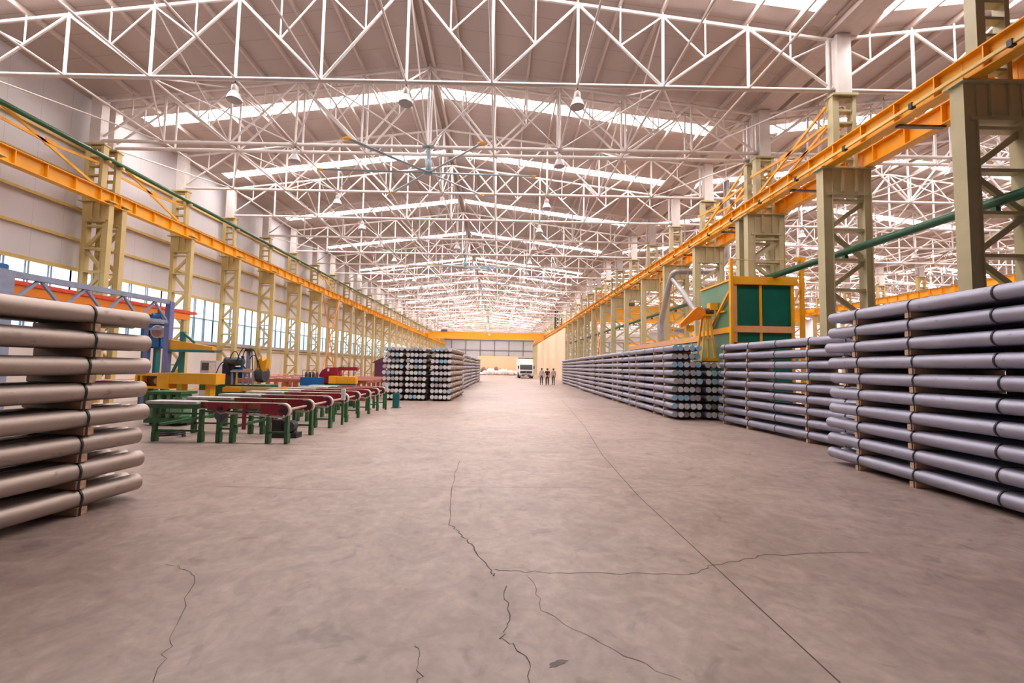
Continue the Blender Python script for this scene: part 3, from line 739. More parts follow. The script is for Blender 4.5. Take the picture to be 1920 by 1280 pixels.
# ------------------------------------------------------------------ belt conveyors
def conveyor(y, label, proto=[None]):
    if proto[0]: return dup(proto[0], (0, y, 0), label)
    r = thing('belt_conveyor', label, 'conveyor', (0, y, 0), 'red and green belt conveyors')
    xp, zp, rp = -4.80, .725, .165                     # head pulley
    xd, zd = -6.18, .75                                # drive pulley
    P = [(-7.0, .895), (xp, zp + rp)]
    P += [(xp + rp * math.sin(t), zp + rp * math.cos(t)) for t in [PI * k / 14 for k in range(1, 14)]]
    P += [(xp - .02, zp - rp), (xd + .12, zd - .10), (xd, zd - .13), (xd - .12, zd - .06), (xd - .12, zd + .05), (-6.6, .81), (-7.0, .85)]
    n = len(P); vs = []; fs = []
    for yy in (-.05, .05):
        for x, z in P: vs.append((x, yy, z))
    c = Vector((sum(p[0] for p in P) / n, sum(p[1] for p in P) / n))
    inn = []
    for i, (x, z) in enumerate(P):
        a = Vector(P[i - 1]); b = Vector(P[(i + 1) % n]); t = (b - a).normalized(); inn.append((x + t.y * .035, z - t.x * .035))
    for yy in (-.05, .05):
        for x, z in inn: vs.append((x, yy, z))
    for i in range(n):
        j = (i + 1) % n
        fs += [(i, j, n + j, n + i), (2 * n + i, 3 * n + i, 3 * n + j, 2 * n + j), (i, 2 * n + i, 2 * n + j, j), (n + i, n + j, 3 * n + j, 3 * n + i)]
    MB().add(vs, fs).build('belt', M['belt'], r)
    for yy in (-.062, .052):
        MB().box((-6.95, yy, .755), (xp - .1, yy + .01, .885)).build('side_plate', M['brick'], r)
        pl = [(-5.28, .87), (-5.28, .66), (-5.0, .63), (xp, zp - .085)] + [(xp + .085 * math.sin(t), zp - .085 * math.cos(t)) for t in [PI * k / 10 for k in range(1, 10)]] + [(xp, zp + .085), (xp - .12, .87)]
        MB().prism(pl, yy - .006 if yy < 0 else yy + .006, yy + .008 if yy < 0 else yy + .020).build('pulley_cover', M['red'], r)
        pl = [(-6.46, .88), (-6.44, .74), (-6.30, .69), (-6.08, .68), (-6.0, .74), (-5.98, .88)]
        MB().prism(pl, yy - .006 if yy < 0 else yy + .006, yy + .008 if yy < 0 else yy + .020).build('drive_cover', M['red'], r)
        MB().tube((xp, yy * 1.25, zp), (xp, yy * 1.6, zp), .055, 12).build('bearing', M['dark'], r, True)
        MB().tube((xp + .05, yy * 1.25, zp - .11), (xp + .05, yy * 1.5, zp - .11), .02, 8).build('bolt_head', M['plate'], r)
    for x, z, rr in ((xp, zp, rp - .037), (xd, zd, .10)):
        MB().lathe([(rr, -.045), (rr, .045)], 20, (x, 0, z), 'y').build('pulley', M['gunmetal'], r, True)
    MB().lathe([(.13, -.05), (.13, .05)], 20, (xd, 0, .60), 'y').build('drive_pulley', M['gunmetal'], r, True)
    MB().tube((xd, -.10, zd), (xd, .1, zd), .05, 10).build('drive_hub', M['dark'], r, True)
    MB().box((-5.66, -.10, .30), (-5.60, -.04, .86)).build('tension_bracket', M['red'], r)
    MB().box((-7.75, -.17, .74), (-6.60, .17, .84)).build('table_beam', M['leg_green'], r)
    pad = MB()
    for k in range(8): pad.tube((-7.72 + k * .15, -.17, .885), (-7.60 + k * .15 - .0, -.17, .885), .01, 6)
    MB().box((-7.75, -.20, .84), (-6.62, .20, .90)).build('slat_top', M['pad'], r, bevel=.012)
    MB().box((-6.62, -.03, .66), (-5.0, .03, .70)).build('bed_rail', M['leg_green'], r)
    for x in (-7.65, -6.62, -6.22, -5.92, -5.12, -4.70):
        lg = MB().box((x - .035, -.05, .10 if x > -6.7 else .08), (x + .035, .05, .72 if x < -6.3 else .62)).build('leg', M['leg_green'], r)
        MB().box((x - .03, -.075, 0), (x + .05, .075, .22)).build('foot', M['leg_green'], lg, bevel=.008)
    for a, b, z in ((-5.12, -4.70, .24), (-6.22, -5.92, .30), (-7.65, -6.62, .24), (-7.65, -6.62, .62)):
        MB().box((a, -.02, z - .02), (b, .02, z + .02)).build('crossbar', M['leg_green'], r)
    proto[0] = r
    return r
CY = [9.64, 10.86, 12.08, 13.36, 14.48, 15.65, 16.75, 17.7]
for i, y in enumerate(CY):
    conveyor(y, 'red and green belt conveyor arm with cream belt, %s of the row from the camera' % nth(i))
ds = thing('drive_shaft', 'dusty steel drive shaft linking the head pulleys of the conveyors', 'shaft', (-4.80, 0, .725))
for a, b in zip(CY, CY[1:]): MB().tube((0, a + .1, 0), (0, b - .1, 0), .028, 8).build('shaft_section', M['shaft'], ds, True)
ds = thing('drive_shaft', 'lower steel drive shaft through the drive pulleys under the conveyors', 'shaft', (-6.18, 0, .75))
for a, b in zip(CY, CY[1:]): MB().tube((0, a + .11, 0), (0, b - .11, 0), .026, 8).build('shaft_section', M['shaft'], ds, True)
for x, z, l in ((-5.86, .36, 'green tie rail joining the inner conveyor legs'), (-7.58, .36, 'green tie rail joining the outer conveyor legs')):
    tag(MB().box((x - .03, CY[0], z - .03), (x + .03, CY[-1], z + .03)).build('tie_rail', M['leg_green']), l, 'rail')
gm = thing('gear_motor', 'black round gear motor standing under the second conveyor arm', 'motor', (-5.0, 10.45, 0))
MB().lathe([(.05, -.14), (.13, -.12), (.15, 0), (.13, .10), (.08, .13)], 18, (0, 0, .27), 'y').build('body', M['gunmetal'], gm, True)
MB().box((-.42, -.13, .06), (-.16, .13, .42)).build('gearbox', M['dark'], gm, bevel=.02)
MB().box((-.45, -.15, 0), (.2, .15, .12)).build('mount', M['dark'], gm)
for x, y, l in ((-4.60, 12.75, 'pale grey sensor post between the third and fourth conveyors'), (-4.50, 17.25, 'pale grey sensor post between the last two conveyors')):
    r = thing('sensor_post', l, 'sensor', (x, y, 0), 'sensor posts')
    MB().box((-.05, -.04, .72), (.06, .04, 1.06)).build('sensor_head', M['plate'], r, bevel=.008); MB().box((-.03, -.03, 0), (.03, .03, .72)).build('post', M['leg_green'], r)
r = thing('end_stop', 'teal steel stop post standing at the end of the conveyor row', 'post', (-4.28, 18.05, 0))
MB().box((-.13, -.1, .02), (.13, .1, .62)).build('body', M['teal'], r, bevel=.015); MB().box((-.18, -.15, 0), (.18, .15, .02)).build('base_plate', M['teal'], r)
hs = MB().path([(-7.75 + .35 * math.cos(t) * (1 + .1 * math.sin(3 * t)), 10.15 + .22 * math.sin(t), .03 + .008 * t) for t in [k * .35 for k in range(40)]], .022, 6)
tag(hs.build('hose_coil', M['dark'], None, True), 'black hose coil lying on the floor beside the brownish logs', 'hose')

# ------------------------------------------------------------------ saw line machines behind the conveyors
# gantry
g = thing('machine_gantry', 'slate-blue lattice gantry with posts over the blue saw', 'gantry', (-10.95, 0, 0))
MB().box((-.085, 14.0, 0), (.085, 14.18, 3.74)).build('post', M['violet_blue'], g)
MB().box((-1.02, 14.36, 0), (-.88, 14.5, 2.9)).build('post', M['violet_blue'], g)
MB().box((-.2, 9.1, 0), (.16, 9.4, 3.72)).build('post', M['slate_blue'], g)
MB().box((-.32, 8.7, 3.2), (.0, 9.42, 3.86)).build('cable_box', M['blue'], g, bevel=.02)
MB().bar((0, 9.3, 3.66), (0, 14.05, 3.72), .12, .14).build('top_chord', M['slate_blue'], g)
MB().bar((0, 9.3, 3.02), (0, 14.0, 3.06), .10, .10).build('lower_chord', M['slate_blue'], g)
for k in range(4):
    y = 9.5 + k * 1.13
    MB().bar((0, y, 3.06), (0, y + .56, 3.64), .06, .06).build('lattice_bar', M['slate_blue'], g); MB().bar((0, y + .56, 3.64), (0, y + 1.12, 3.06), .06, .06).build('lattice_bar', M['slate_blue'], g)
MB().bar((-.95, 14.43, 2.84), (-.02, 14.12, 2.84), .08, .08).build('cross_beam', M['slate_blue'], g)
# monorail beam
g = thing('monorail_beam', 'orange monorail hoist beam with scarlet top behind the blue gantry', 'beam', (-11.9, 0, 3.50))
MB().box((-.10, 9.8, -.17), (.10, 16.2, .07)).build('beam', M['orange'], g); MB().box((-.14, 9.8, .07), (.14, 16.5, .17)).build('top_flange', M['scarlet'], g)
MB().box((-.16, 14.8, -.25), (.16, 15.3, -.17)).build('trolley', M['scarlet'], g)
for y in (10.2, 16.0): MB().box((-.06, y - .06, -3.5), (.06, y + .06, -.17)).build('post', M['khaki'], g)
# saw
s = thing('blue_saw', 'blue saw housing with a round steel motor ring on its frame', 'saw machine', (-11.77, 14.6, 0))
MB().box((-.40, -.2, 2.2), (.30, .2, 3.02)).build('housing', M['blue'], s, bevel=.05)
MB().lathe([(.19, -.24), (.225, -.23), (.225, .0), (.2, .02)], 24, (.22, 0, 2.76), 'y').build('motor_ring', M['steel'], s, True)
MB().lathe([(.185, -.245), (.02, -.25)], 24, (.22, 0, 2.76), 'y').build('motor_face', M['rose'], s, True)
MB().box((-.34, -.22, 3.02), (.34, .18, 3.14)).build('upper_deck', M['slate_blue'], s)
MB().lathe([(.07, -.2), (.15, -.18), (.16, .1), (.10, .22)], 16, (-.15, 0, 3.32), 'y').build('upper_motor', M['blue'], s, True)
MB().path([(-.25, 0, 3.4), (-.2, .05, 3.52), (0, .1, 3.5), (.15, .1, 3.12)], .04, 8).build('hose', M['blue'], s, True)
for x in (-.34, .08): MB().box((x - .05, -.1, 0), (x + .05, .1, 2.2)).build('stand_leg', M['teal'], s)
# yellow arm on green post
a = thing('swing_arm', 'tapering yellow swing arm on a teal bracket post beside the gantry', 'machine arm', (-10.2, 14.15, 0))
MB().prism([(-.75, 2.50), (.76, 2.27), (.76, 2.15), (-.75, 2.16)], -.10, .10).build('arm', M['amber'], a)
MB().box((-.75, -.14, 2.08), (.86, .14, 2.15)).build('arm_base', M['teal'], a)
MB().box((-.36, -.06, 0), (-.24, .06, 2.75)).build('post', M['teal'], a)
MB().bar((-.60, 0, 1.35), (-.28, 0, 2.08), .07, .07, (0, 1, 0)).build('brace', M['teal'], a); MB().bar((-.30, 0, 2.72), (.10, 0, 2.40), .07, .07, (0, 1, 0)).build('brace', M['teal'], a)
# yellow cart
c = thing('transfer_cart', 'long yellow transfer cart with boxed ends and a round port', 'cart', (-10.4, 13.6, 0))
MB().box((-1.05, -.08, 1.30), (-.15, .34, 1.38)).build('end_frame_top', M['amber'], c); MB().box((-1.05, -.1, .90), (-.15, .34, .97)).build('end_frame_bottom', M['amber'], c)
for x in (-1.05, -.90, -.36): MB().box((x, -.1, .97), (x + .07, .1, 1.30)).build('end_frame_post', M['amber'], c)
MB().box((-1.0, .15, .97), (-.2, .33, 1.3)).build('drive_box', M['brown'], c)
MB().lathe([(.10, 0), (.10, .05)], 18, (-.52, .10, 1.13), 'y').build('round_port', M['girt'], c, True)
MB().box((-.30, -.14, .90), (.02, .36, 1.40)).build('mid_block', M['amber'], c)
MB().box((.0, -.1, 1.06), (1.5, .36, 1.40)).build('body_beam', M['amber'], c)
for x in (.25, 1.15): MB().box((x, -.05, .55), (x + .16, .2, 1.06)).build('leg', M['amber'], c)
MB().box((.18, -.1, .48), (.52, .3, .60)).build('shoe', M['girt'], c)
for x in (-.9, .3, 1.2): MB().box((x, .1, 0), (x + .14, .3, .92 if x < 0 else .5)).build('pedestal', M['leg_green'], c)
# green machine bases
b = thing('machine_bed', 'pale green slotted machine base behind the first conveyor table', 'machine base', (-9.1, 12.0, 0))
MB().box((-.55, -.25, .86), (.42, .4, .94)).build('deck', M['leg_green'], b)
for x in (-.50, -.28, -.02, .22): MB().box((x, -.2, .22), (x + .13, .3, .86)).build('rib', M['light_green'], b, bevel=.02)
MB().box((-.6, -.2, .08), (.45, .35, .22)).build('plinth', M['leg_green'], b); MB().box((.12, -.28, .30), (.5, -.1, .80)).build('curved_block', M['light_green'], b, bevel=.06)
MB().box((-.6, .0, 0), (.45, .3, .08)).build('skid', M['dark'], b)
b = thing('machine_bed', 'dark green machine bed carrying the black hydraulic unit', 'machine base', (-9.2, 15.3, 0))
MB().box((-1.0, -.35, .62), (1.1, .5, 1.0)).build('bed', M['pipe_green'], b, bevel=.02)
for x in (-.9, .0, .9): MB().box((x - .1, -.2, 0), (x + .1, .3, .62)).build('pedestal', M['pipe_green'], b)
MB().lathe([(.11, .99), (.13, 1.0), (.13, 1.2), (.12, 1.25), (.02, 1.26)], 16, (-.65, -.25, -.05)).build('filter_bucket', M['slate_blue'], b, True)
MB().box((-1.12, -.5, 1.0 - .2), (-.9, -.3, 1.0)).build('valve_block', M['leg_green'], b)
# bottom yellow guide beam
b = thing('guide_beam', 'low amber guide beam in front of the hydraulic unit', 'beam', (-8.35, 14.75, 0))
MB().box((-1.02, -.06, .80), (1.05, .06, .95)).build('beam', M['girt'], b, bevel=.01); MB().box((-1.06, -.12, .76), (-.45, .1, .92)).build('end_foot', M['amber'], b, bevel=.01); MB().box((.95, -.09, .78), (1.08, .09, .97)).build('end_plate', M['amber'], b)
for x in (-.9, .9): MB().box((x - .05, -.05, 0), (x + .05, .05, .78)).build('leg', M['leg_green'], b)
# hydraulic unit
h = thing('hydraulic_unit', 'black hydraulic power unit with hoses, pale cylinder and yellow guard', 'hydraulic unit', (-8.9, 15.1, 1.0))
MB().lathe([(.05, -.34), (.15, -.32), (.16, .0), (.12, .30), (.05, .32)], 18, (-.42, 0, .80), 'x').build('motor', M['gunmetal'], h, True)
MB().box((-.78, -.15, .35), (-.50, .2, .72)).build('pump_block', M['dark'], h, bevel=.03)
MB().box((-.80, -.1, 0), (-.45, .3, .36)).build('stand', M['gunmetal'], h, bevel=.03)
MB().lathe([(.12, -.3), (.2, -.28), (.2, .2), (.1, .25)], 20, (-.35, .1, .42), 'x').build('blue_motor', M['blue'], h, True)
MB().tube((.12, -.1, .52), (.12, -.1, 1.17), .075, 18).build('cylinder', M['slate_blue'], h, True)
MB().box((.02, -.2, 1.17), (.22, 0, 1.25)).build('cylinder_cap', M['dark'], h, bevel=.01); MB().box((.0, -.22, .48), (.24, .02, .56)).build('cylinder_foot', M['girt'], h)
MB().box((-.40, -.25, .44), (.35, .1, .49)).build('deck_plate', M['girt'], h)
for x, m_ in ((-.36, 'slate_blue'), (-.20, 'girt'), (.02, 'slate_blue'), (.22, 'slate_blue'), (.36, 'slate_blue')): MB().tube((x, -.2, 0), (x, -.2, .45), .035, 12).build('guide_column', M[m_], h, True)
MB().lathe([(.1, -.05), (.27, -.04), (.29, .1), (.27, .22), (.1, .24)], 24, (.42, .1, .36), 'x').build('drum', M['gunmetal'], h, True)
MB().tube((-.15, 0, .5), (-.15, 0, 1.0), .05, 12).build('valve_tower', M['blue'], h, True)
MB().prism([(.44, .48), (.62, .42), (.72, .60), (.78, .92), (.62, .84), (.58, .98), (.46, .86)], -.12, .12).build('guard', M['amber'], h)
for k, (p, q, ht) in enumerate((((-.6, .6), (-.2, .9), 1.15), ((-.3, .7), (.12, 1.1), 1.25), ((-.1, .8), (.12, 1.1), 1.2), ((.16, 1.1), (.5, .6), 1.2), ((.2, .9), (.6, .5), 1.0), ((-1.0, .1), (-.5, .5), .75), ((-.5, .3), (.1, .55), .72), ((.2, 1.0), (.35, .5), 1.22))):
    mid = ((p[0] + q[0]) / 2, ht)
    pts = []
    for t in [i / 12 for i in range(13)]:
        pts.append(((1 - t) ** 2 * p[0] + 2 * t * (1 - t) * mid[0] + t * t * q[0], -.12 - .015 * k, (1 - t) ** 2 * p[1] + 2 * t * (1 - t) * (2 * mid[1] - (p[1] + q[1]) / 2) + t * t * q[1]))
    MB().path(pts, .016, 6).build('hose', M['dark'], h, True)
# cooling bed of red bars
for i in range(9):
    y = 19.4 + i * .82
    r = thing('bed_bar', 'dusty red cooling-bed bar on legs, %s of the row from the conveyors' % nth(i), 'bed bar', (0, y, 0), 'bars of the red cooling bed')
    MB().box((-12.6, -.09, .92), (-5.95, .09, 1.06)).build('bar', M['brick'] if i == 0 else M['rose'], r)
    for x in (-12.2, -9.6, -6.6): MB().box((x - .07, -.07, 0), (x + .07, .07, .92)).build('leg', M['brick'], r)
    for x in (-10.4, -8.6): MB().box((x, -.1, 1.06), (x + .16, .1, 1.09)).build('wear_pad', M['belt'], r)
f = thing('red_machine', 'crimson humped machine guard with a long boxed boom', 'machine', (-7.4, 18.9, 0))
pl = [(-.25, .92), (-.42, 1.28), (-.30, 1.50), (-.10, 1.62), (.34, 1.64), (.40, 1.28), (.20, 1.0)]
MB().prism(pl, -.25, .25).build('guard', M['red'], f); MB().box((.38, -.1, 1.51), (1.18, .1, 1.66)).build('boom', M['red'], f)
for x in (.55, .78, 1.0): MB().tube((x, 0, 1.2), (x, 0, 1.85 if x > .6 else 1.7), .012, 6).build('guide_rod', M['gunmetal'], f)
MB().box((-.06, -.27, 1.46), (.02, -.25, 1.58)).build('plate_label', M['plate'], f)
MB().box((-.2, -.2, 0), (.2, .2, .94)).build('pedestal', M['leg_green'], f)
f = thing('oil_tank', 'deep blue oil tank topped with dark pumps and a handrail', 'tank', (-7.92, 18.2, 0))
MB().box((-.42, -.2, .86), (.40, .3, 1.20)).build('tank', M['blue'], f, bevel=.015)
for x in (-.25, -.1, .05, .2): MB().lathe([(.055, 1.2), (.06, 1.33), (.04, 1.42), (.02, 1.44)], 12, (x, 0, 0)).build('pump', M['gunmetal'], f, True)
MB().path([(-.36, -.1, 1.2), (-.36, -.1, 1.5), (.22, -.1, 1.5), (.22, -.1, 1.2)], .014, 6).build('handrail', M['brick'], f); MB().box((-.38, -.15, 0), (.36, .25, .86)).build('stand', M['pipe_green'], f)
f = thing('yellow_hopper', 'plain amber steel hopper box beneath the crimson boom', 'hopper', (-6.64, 18.3, 0))
MB().box((-.54, -.2, .95), (-.27, .25, 1.27)).build('front_box', M['amber'], f, bevel=.01); MB().box((-.27, -.1, .95), (.56, .25, 1.25)).build('body', M['amber'], f, bevel=.01); MB().box((-.5, -.1, 0), (.5, .2, .95)).build('stand', M['pipe_green'], f)
# cabinets, shed, railing along the wall
f = thing('control_cabinet', 'beige control cabinet with a dark louvred front against the wall', 'cabinet', (-14.35, 21.4, 0))
MB().box((-.38, -.3, 0), (.40, .3, 1.82)).build('body', M['sill'], f, bevel=.015); MB().box((-.30, -.31, 1.35), (.05, -.295, 1.72)).build('louvre', M['gunmetal'], f); MB().box((.08, -.312, .2), (.36, -.3, 1.72)).build('door', M['belt'], f)
for i, (x, y) in enumerate(((-14.0, 22.4), (-13.95, 23.1))):
    f = thing('steel_crate', ('dark red steel crate beside the beige cabinet', 'dark red steel crate second from the beige cabinet')[i], 'crate', (x, y, 0), 'dark red crates')
    MB().box((-.3, -.3, .06), (.3, .3, 1.45)).build('body', M['purple'], f, bevel=.01)
    for z in (.5, 1.0): MB().box((-.31, -.31, z), (.31, .31, z + .05)).build('rib', M['red'], f)
    MB().box((-.3, -.3, 0), (.3, .3, .06)).build('skid', M['dark'], f)
f = thing('gatehouse', 'small plum-coloured shed with a gable roof near the window wall', 'shed', (-12.2, 46.0, 0))
MB().box((-.85, -1, 0), (.85, 1, 2.05)).build('wall', M['purple'], f); MB().prism([(-1.05, 2.03), (0, 2.55), (1.05, 2.03), (1.05, 1.97), (-1.05, 1.97)], -1.15, 1.15).build('roof', M['purple'], f)
MB().box((.35, -1.02, 1.1), (.6, -1.0, 1.5)).build('notice', M['plate'], f)
f = thing('safety_railing', 'thin orange safety railing along the foot of the windowed wall', 'railing', (-13.55, 0, 0))
for z in (.55, 1.08): MB().tube((0, 14.5, z), (0, 60, z), .022, 6).build('rail', M['orange'], f)
for k in range(24): MB().tube((0, 14.5 + k * 1.98, 0), (0, 14.5 + k * 1.98, 1.08), .022, 6).build('rail_post', M['orange'], f)

# ------------------------------------------------------------------ green booth, oven, ducts
b = thing('green_booth', 'tall dark green panelled booth in an amber steel frame', 'booth', (0, 15.2, 0))
x0, x1, D = 8.36, 10.55, 2.45
MB().box((x0 + .04, .03, .1), (x1 - .02, .06, 5.15)).build('front_panel', M['booth_green'], b); MB().box((x0 + .03, .05, .1), (x0 + .06, D, 5.10)).build('side_panel', M['booth_side'], b)
MB().box((x1 - .05, .05, .1), (x1 - .02, D, 5.10)).build('side_panel', M['booth_side'], b); MB().box((x0 + .06, D - .04, .1), (x1 - .05, D, 5.10)).build('rear_panel', M['booth_side'], b)
MB().box((x0, -.06, 4.93), (x1 + .12, .12, 5.22)).build('top_beam', M['amber'], b, bevel=.01); MB().box((x0 - .02, -.03, 3.21), (x1, .03, 3.44)).build('mid_rail', M['salmon'], b); MB().box((x0 - .02, -.02, 2.76), (x1, .03, 2.84)).build('low_rail', M['salmon'], b)
MB().box((x0 - .03, .03, 3.21), (x0 + .03, D, 3.42)).build('side_rail', M['amber'], b); MB().box((x0 - .02, .03, 5.10), (x0 + .06, D, 5.17)).build('side_cornice', M['amber'], b)
for x, w, z0, z1 in ((x0 - .14, .10, 0, 5.85), (x1 + .20, .11, 0, 5.90)): MB().box((x, -.12, z0), (x + w, 0, z1)).build('mast', M['amber'], b)
for x, w in ((x0, .14), (x1 - .10, .10)): MB().box((x, -.02, 0), (x + w, .1, 5.0)).build('corner_post', M['salmon'] if x == x0 else M['amber'], b)
MB().box((9.36 - .04, -.01, 2.8), (9.36 + .04, .05, 4.95)).build('mullion', M['amber'], b)
MB().tube((x0 - .09, -.06, 5.82), (x1 + .25, -.06, 5.84), .018, 6).build('top_wire', M['girt'], b)
MB().bar((x0 - .05, .12, 4.7), (x0 - .05, 1.55, 3.45), .08, .08, (1, 0, 0)).build('side_brace', M['amber'], b); MB().box((x0 - .04, .5, 4.0), (x0 + .02, 1.2, 4.06)).build('side_batten', M['amber'], b)
MB().box((x1 + .05, -.08, 5.82), (x1 + .40, .05, 5.95)).build('mast_head', M['amber'], b)
for z in (4.85, 5.5): MB().bar((x1 + .0, -.04, z - .5), (x1 + .24, -.04, z), .04, .05, (0, 1, 0)).build('mast_brace', M['amber'], b)
o = thing('oven_tunnel', 'long low oven tunnel of pale teal panels with a salmon top rail', 'oven', (8.42, 0, 0))
MB().box((.03, 17.7, .15), (1.0, 27.5, 3.03)).build('shell', M['gunmetal'], o); MB().box((-.05, 17.7, 3.03), (1.05, 27.5, 3.27)).build('top_rail', M['salmon'], o); MB().box((-.02, 17.7, 0), (1.0, 27.5, .15)).build('plinth', M['salmon'], o)
for k in range(11):
    y = 17.72 + k * .89; MB().box((0, y + .04, .2), (.035, y + .85, 3.0)).build('panel', M['oven_green'], o); MB().box((-.02, y - .03, .15), (.03, y + .03, 3.03)).build('batten', M['belt'], o)
# motor stand
s = thing('motor_stand', 'amber A-frame motor stand with an orange belt guard and motor', 'motor stand', (7.95, 16.4, 2.125))
MB().box((-.34, -.3, 0), (.34, .3, .05)).build('base_plate', M['amber'], s); MB().box((-.30, -.36, .05), (.30, -.30, .16)).build('base_beam', M['amber'], s)
for xa, xb in ((-.24, -.08), (.24, .12)):
    for ya, yb in ((-.25, -.1), (.25, .1)): MB().bar((xa, ya, .05), (xb, yb, 1.80), .06, .08, (0, 1, 0)).build('leg', M['amber'], s)
MB().box((-.20, -.22, .88), (.2, -.17, .94)).build('crossbar', M['salmon'], s); MB().bar((0, -.2, .1), (.02, -.1, 1.8), .05, .05, (0, 1, 0)).build('middle_leg', M['amber'], s)
MB().box((-.16, -.2, 1.78), (.26, .2, 1.84)).build('top_plate', M['amber'], s)
MB().lathe([(.06, -.2), (.13, -.18), (.13, .14), (.07, .17)], 16, (.14, 0, 1.97), 'x').build('motor', M['gunmetal'], s, True)
MB().box((.12, -.14, 2.02), (.42, .12, 2.30)).build('motor_box', M['amber'], s)
pl = []
for k in range(11): t = -PI * .30 + PI * 1.1 * k / 10; pl.append((-.28 + .26 * math.sin(t + .35), 1.86 + .26 * math.cos(t + .35)))
pl = [(-1.0, 1.32), (-1.02, 1.46), (-.52, 1.98)] + [(-.28 + .24 * math.cos(t), 1.88 + .24 * math.sin(t)) for t in [PI * (.75 - k * .1) for k in range(1, 13)]] + [(-.42, 1.62)]
MB().prism(pl, -.14, .06).build('belt_guard', M['orange'], s, bevel=.01)
MB().box((-.75, -.05, 1.2), (-.45, .15, 1.42)).build('fan_box', M['amber'], s)
d = thing('exhaust_duct', 'grey galvanised exhaust duct rising from the oven past the columns', 'duct', (0, 0, 0))
MB().path([(8.66, 22.8, 3.27), (8.66, 22.8, 4.3)], .19, 16).build('base_sleeve', M['duct'], d, True)
def rnd(pts, r=.28, n=5):
    out = [Vector(pts[0])]
    for a, b, c in zip(pts, pts[1:], pts[2:]):
        a, b, c = Vector(a), Vector(b), Vector(c); p = b + (a - b).normalized() * min(r, (a - b).length * .45); q = b + (c - b).normalized() * min(r, (c - b).length * .45)
        for i in range(n + 1): t = i / n; out.append(p * (1 - t) ** 2 + b * 2 * t * (1 - t) + q * t * t)
    out.append(Vector(pts[-1])); return out
MB().path(rnd([(8.66, 22.8, 4.25), (8.68, 21.8, 6.1), (8.72, 21.3, 6.78), (10.85, 21.3, 6.80), (11.42, 21.3, 7.4), (11.46, 21.3, 11.55)]), .145, 14).build('main_pipe', M['duct'], d, True)
MB().path([(8.74, 21.4, 6.4), (8.84, 20.5, 5.6), (8.80, 18.2, 3.75), (8.80, 18.2, 3.27)], .12, 14).build('branch_pipe', M['duct'], d, True)
for p in ((9.4, 6.79), (10.2, 6.80)): MB().lathe([(.16, -.02), (.16, .02)], 16, (p[0], 21.3, p[1]), 'x').build('flange', M['steel'], d, True)
l = thing('caged_ladder', 'yellow caged ladder tower standing behind the oven beside the columns', 'ladder', (9.85, 24.9, 0))
for x in (-.28, .28):
    for y in (-.2, .4): MB().box((x - .03, y - .03, 0), (x + .03, y + .03, 7.6)).build('stile', M['amber'], l)
z = .4
while z < 7.5: MB().box((-.28, -.2, z), (.28, -.16, z + .04)).build('rung', M['amber'], l); z += .42
for z in (3.4, 4.6, 5.8, 7.0): MB().box((-.33, -.24, z), (.33, .44, z + .05)).build('cage_hoop', M['amber'], l)

# ------------------------------------------------------------------ bridge cranes
def crane(xa, xb, y, label, two=False):
    c = thing('bridge_crane', label, 'bridge crane', (0, y, 0), 'amber bridge cranes')
    for dy in ((0, 4.0) if two else (0,)):
        MB().box((xa + .3, dy - .25, 7.35), (xb - .3, dy + .25, 8.62)).build('girder', M['amber'], c); MB().box((xa + .3, dy - .32, 8.62), (xb - .3, dy + .32, 8.67)).build('girder_flange', M['amber'], c)
        MB().box((xa + .3, dy - .32, 7.30), (xb - .3, dy + .32, 7.35)).build('girder_flange', M['amber'], c)
    for x in (xa, xb): MB().box((x - .18, -1.4, 8.18), (x + .18, (5.4 if two else 1.4), 8.6)).build('end_carriage', M['amber'], c, bevel=.02)
    xm = xa + (xb - xa) * .12; MB().box((xm, -.5, 8.68), (xm + 1.2, .5, 9.1)).build('trolley', M['gunmetal'], c); MB().box((xm + .4, -.1, 6.9), (xm + .5, 0, 7.3)).build('hoist_block', M['amber'], c)
    xq = xa + (xb - xa) * .52; MB().box((xq, -.34, 8.1), (xq + .35, -.26, 8.4)).build('capacity_plate', M['plate'], c)
crane(-14.6, 9.2, 86.0, 'amber bridge crane spanning the main hall in front of its end wall')
crane(10.55, 33.3, 46.0, 'amber twin-girder bridge crane spanning the side hall behind the oven', True)
c = thing('service_cage', 'dark lattice service cage hanging above the distant end of the aisle runway', 'service cage', (9.5, 69.0, 8.2))
for i in range(5):
    z = i * .62
    MB().bar((-.5, 0, z), (.6, 0, z + .55), .12, .12, (0, 1, 0)).build('lattice_bar', M['dark'], c); MB().bar((.6, 0, z), (-.5, 0, z + .55), .12, .12, (0, 1, 0)).build('lattice_bar', M['dark'], c)
for x in (-.5, .6): MB().box((x - .08, -.3, -.05), (x + .08, .3, 3.0)).build('upright', M['dark'], c)

# ------------------------------------------------------------------ lorry
t = thing('lorry', 'white box lorry parked facing the camera at the end of the aisle', 'lorry', (4.52, 70.2, 0))
MB().box((-1.27, 1.7, .95), (1.27, 8.0, 3.36)).build('cargo_box', M['box_white'], t, bevel=.03); MB().box((-1.29, 1.66, 3.28), (1.29, 1.72, 3.40)).build('box_trim', M['gunmetal'], t)
MB().prism([(0, .62), (0, 1.36), (.12, 2.30), (.3, 2.52), (1.55, 2.55), (1.55, .62)], -1.17, 1.17, 'x').build('cab', M['truck_white'], t, bevel=.03)
MB().prism([(.35, 2.52), (.55, 3.0), (1.5, 3.2), (1.5, 2.52)], -1.0, 1.0, 'x').build('wind_deflector', M['truck_white'], t, bevel=.03)
MB().prism([(-.015, 1.42), (.10, 2.24), (.13, 2.24), (.02, 1.42)], -1.02, 1.02, 'x').build('windscreen', M['glass_dark'], t)
for x in (-.5, .25): MB().bar((x, -.03, 1.45), (x + .45, .0, 1.62), .03, .02).build('wiper', M['dark'], t)
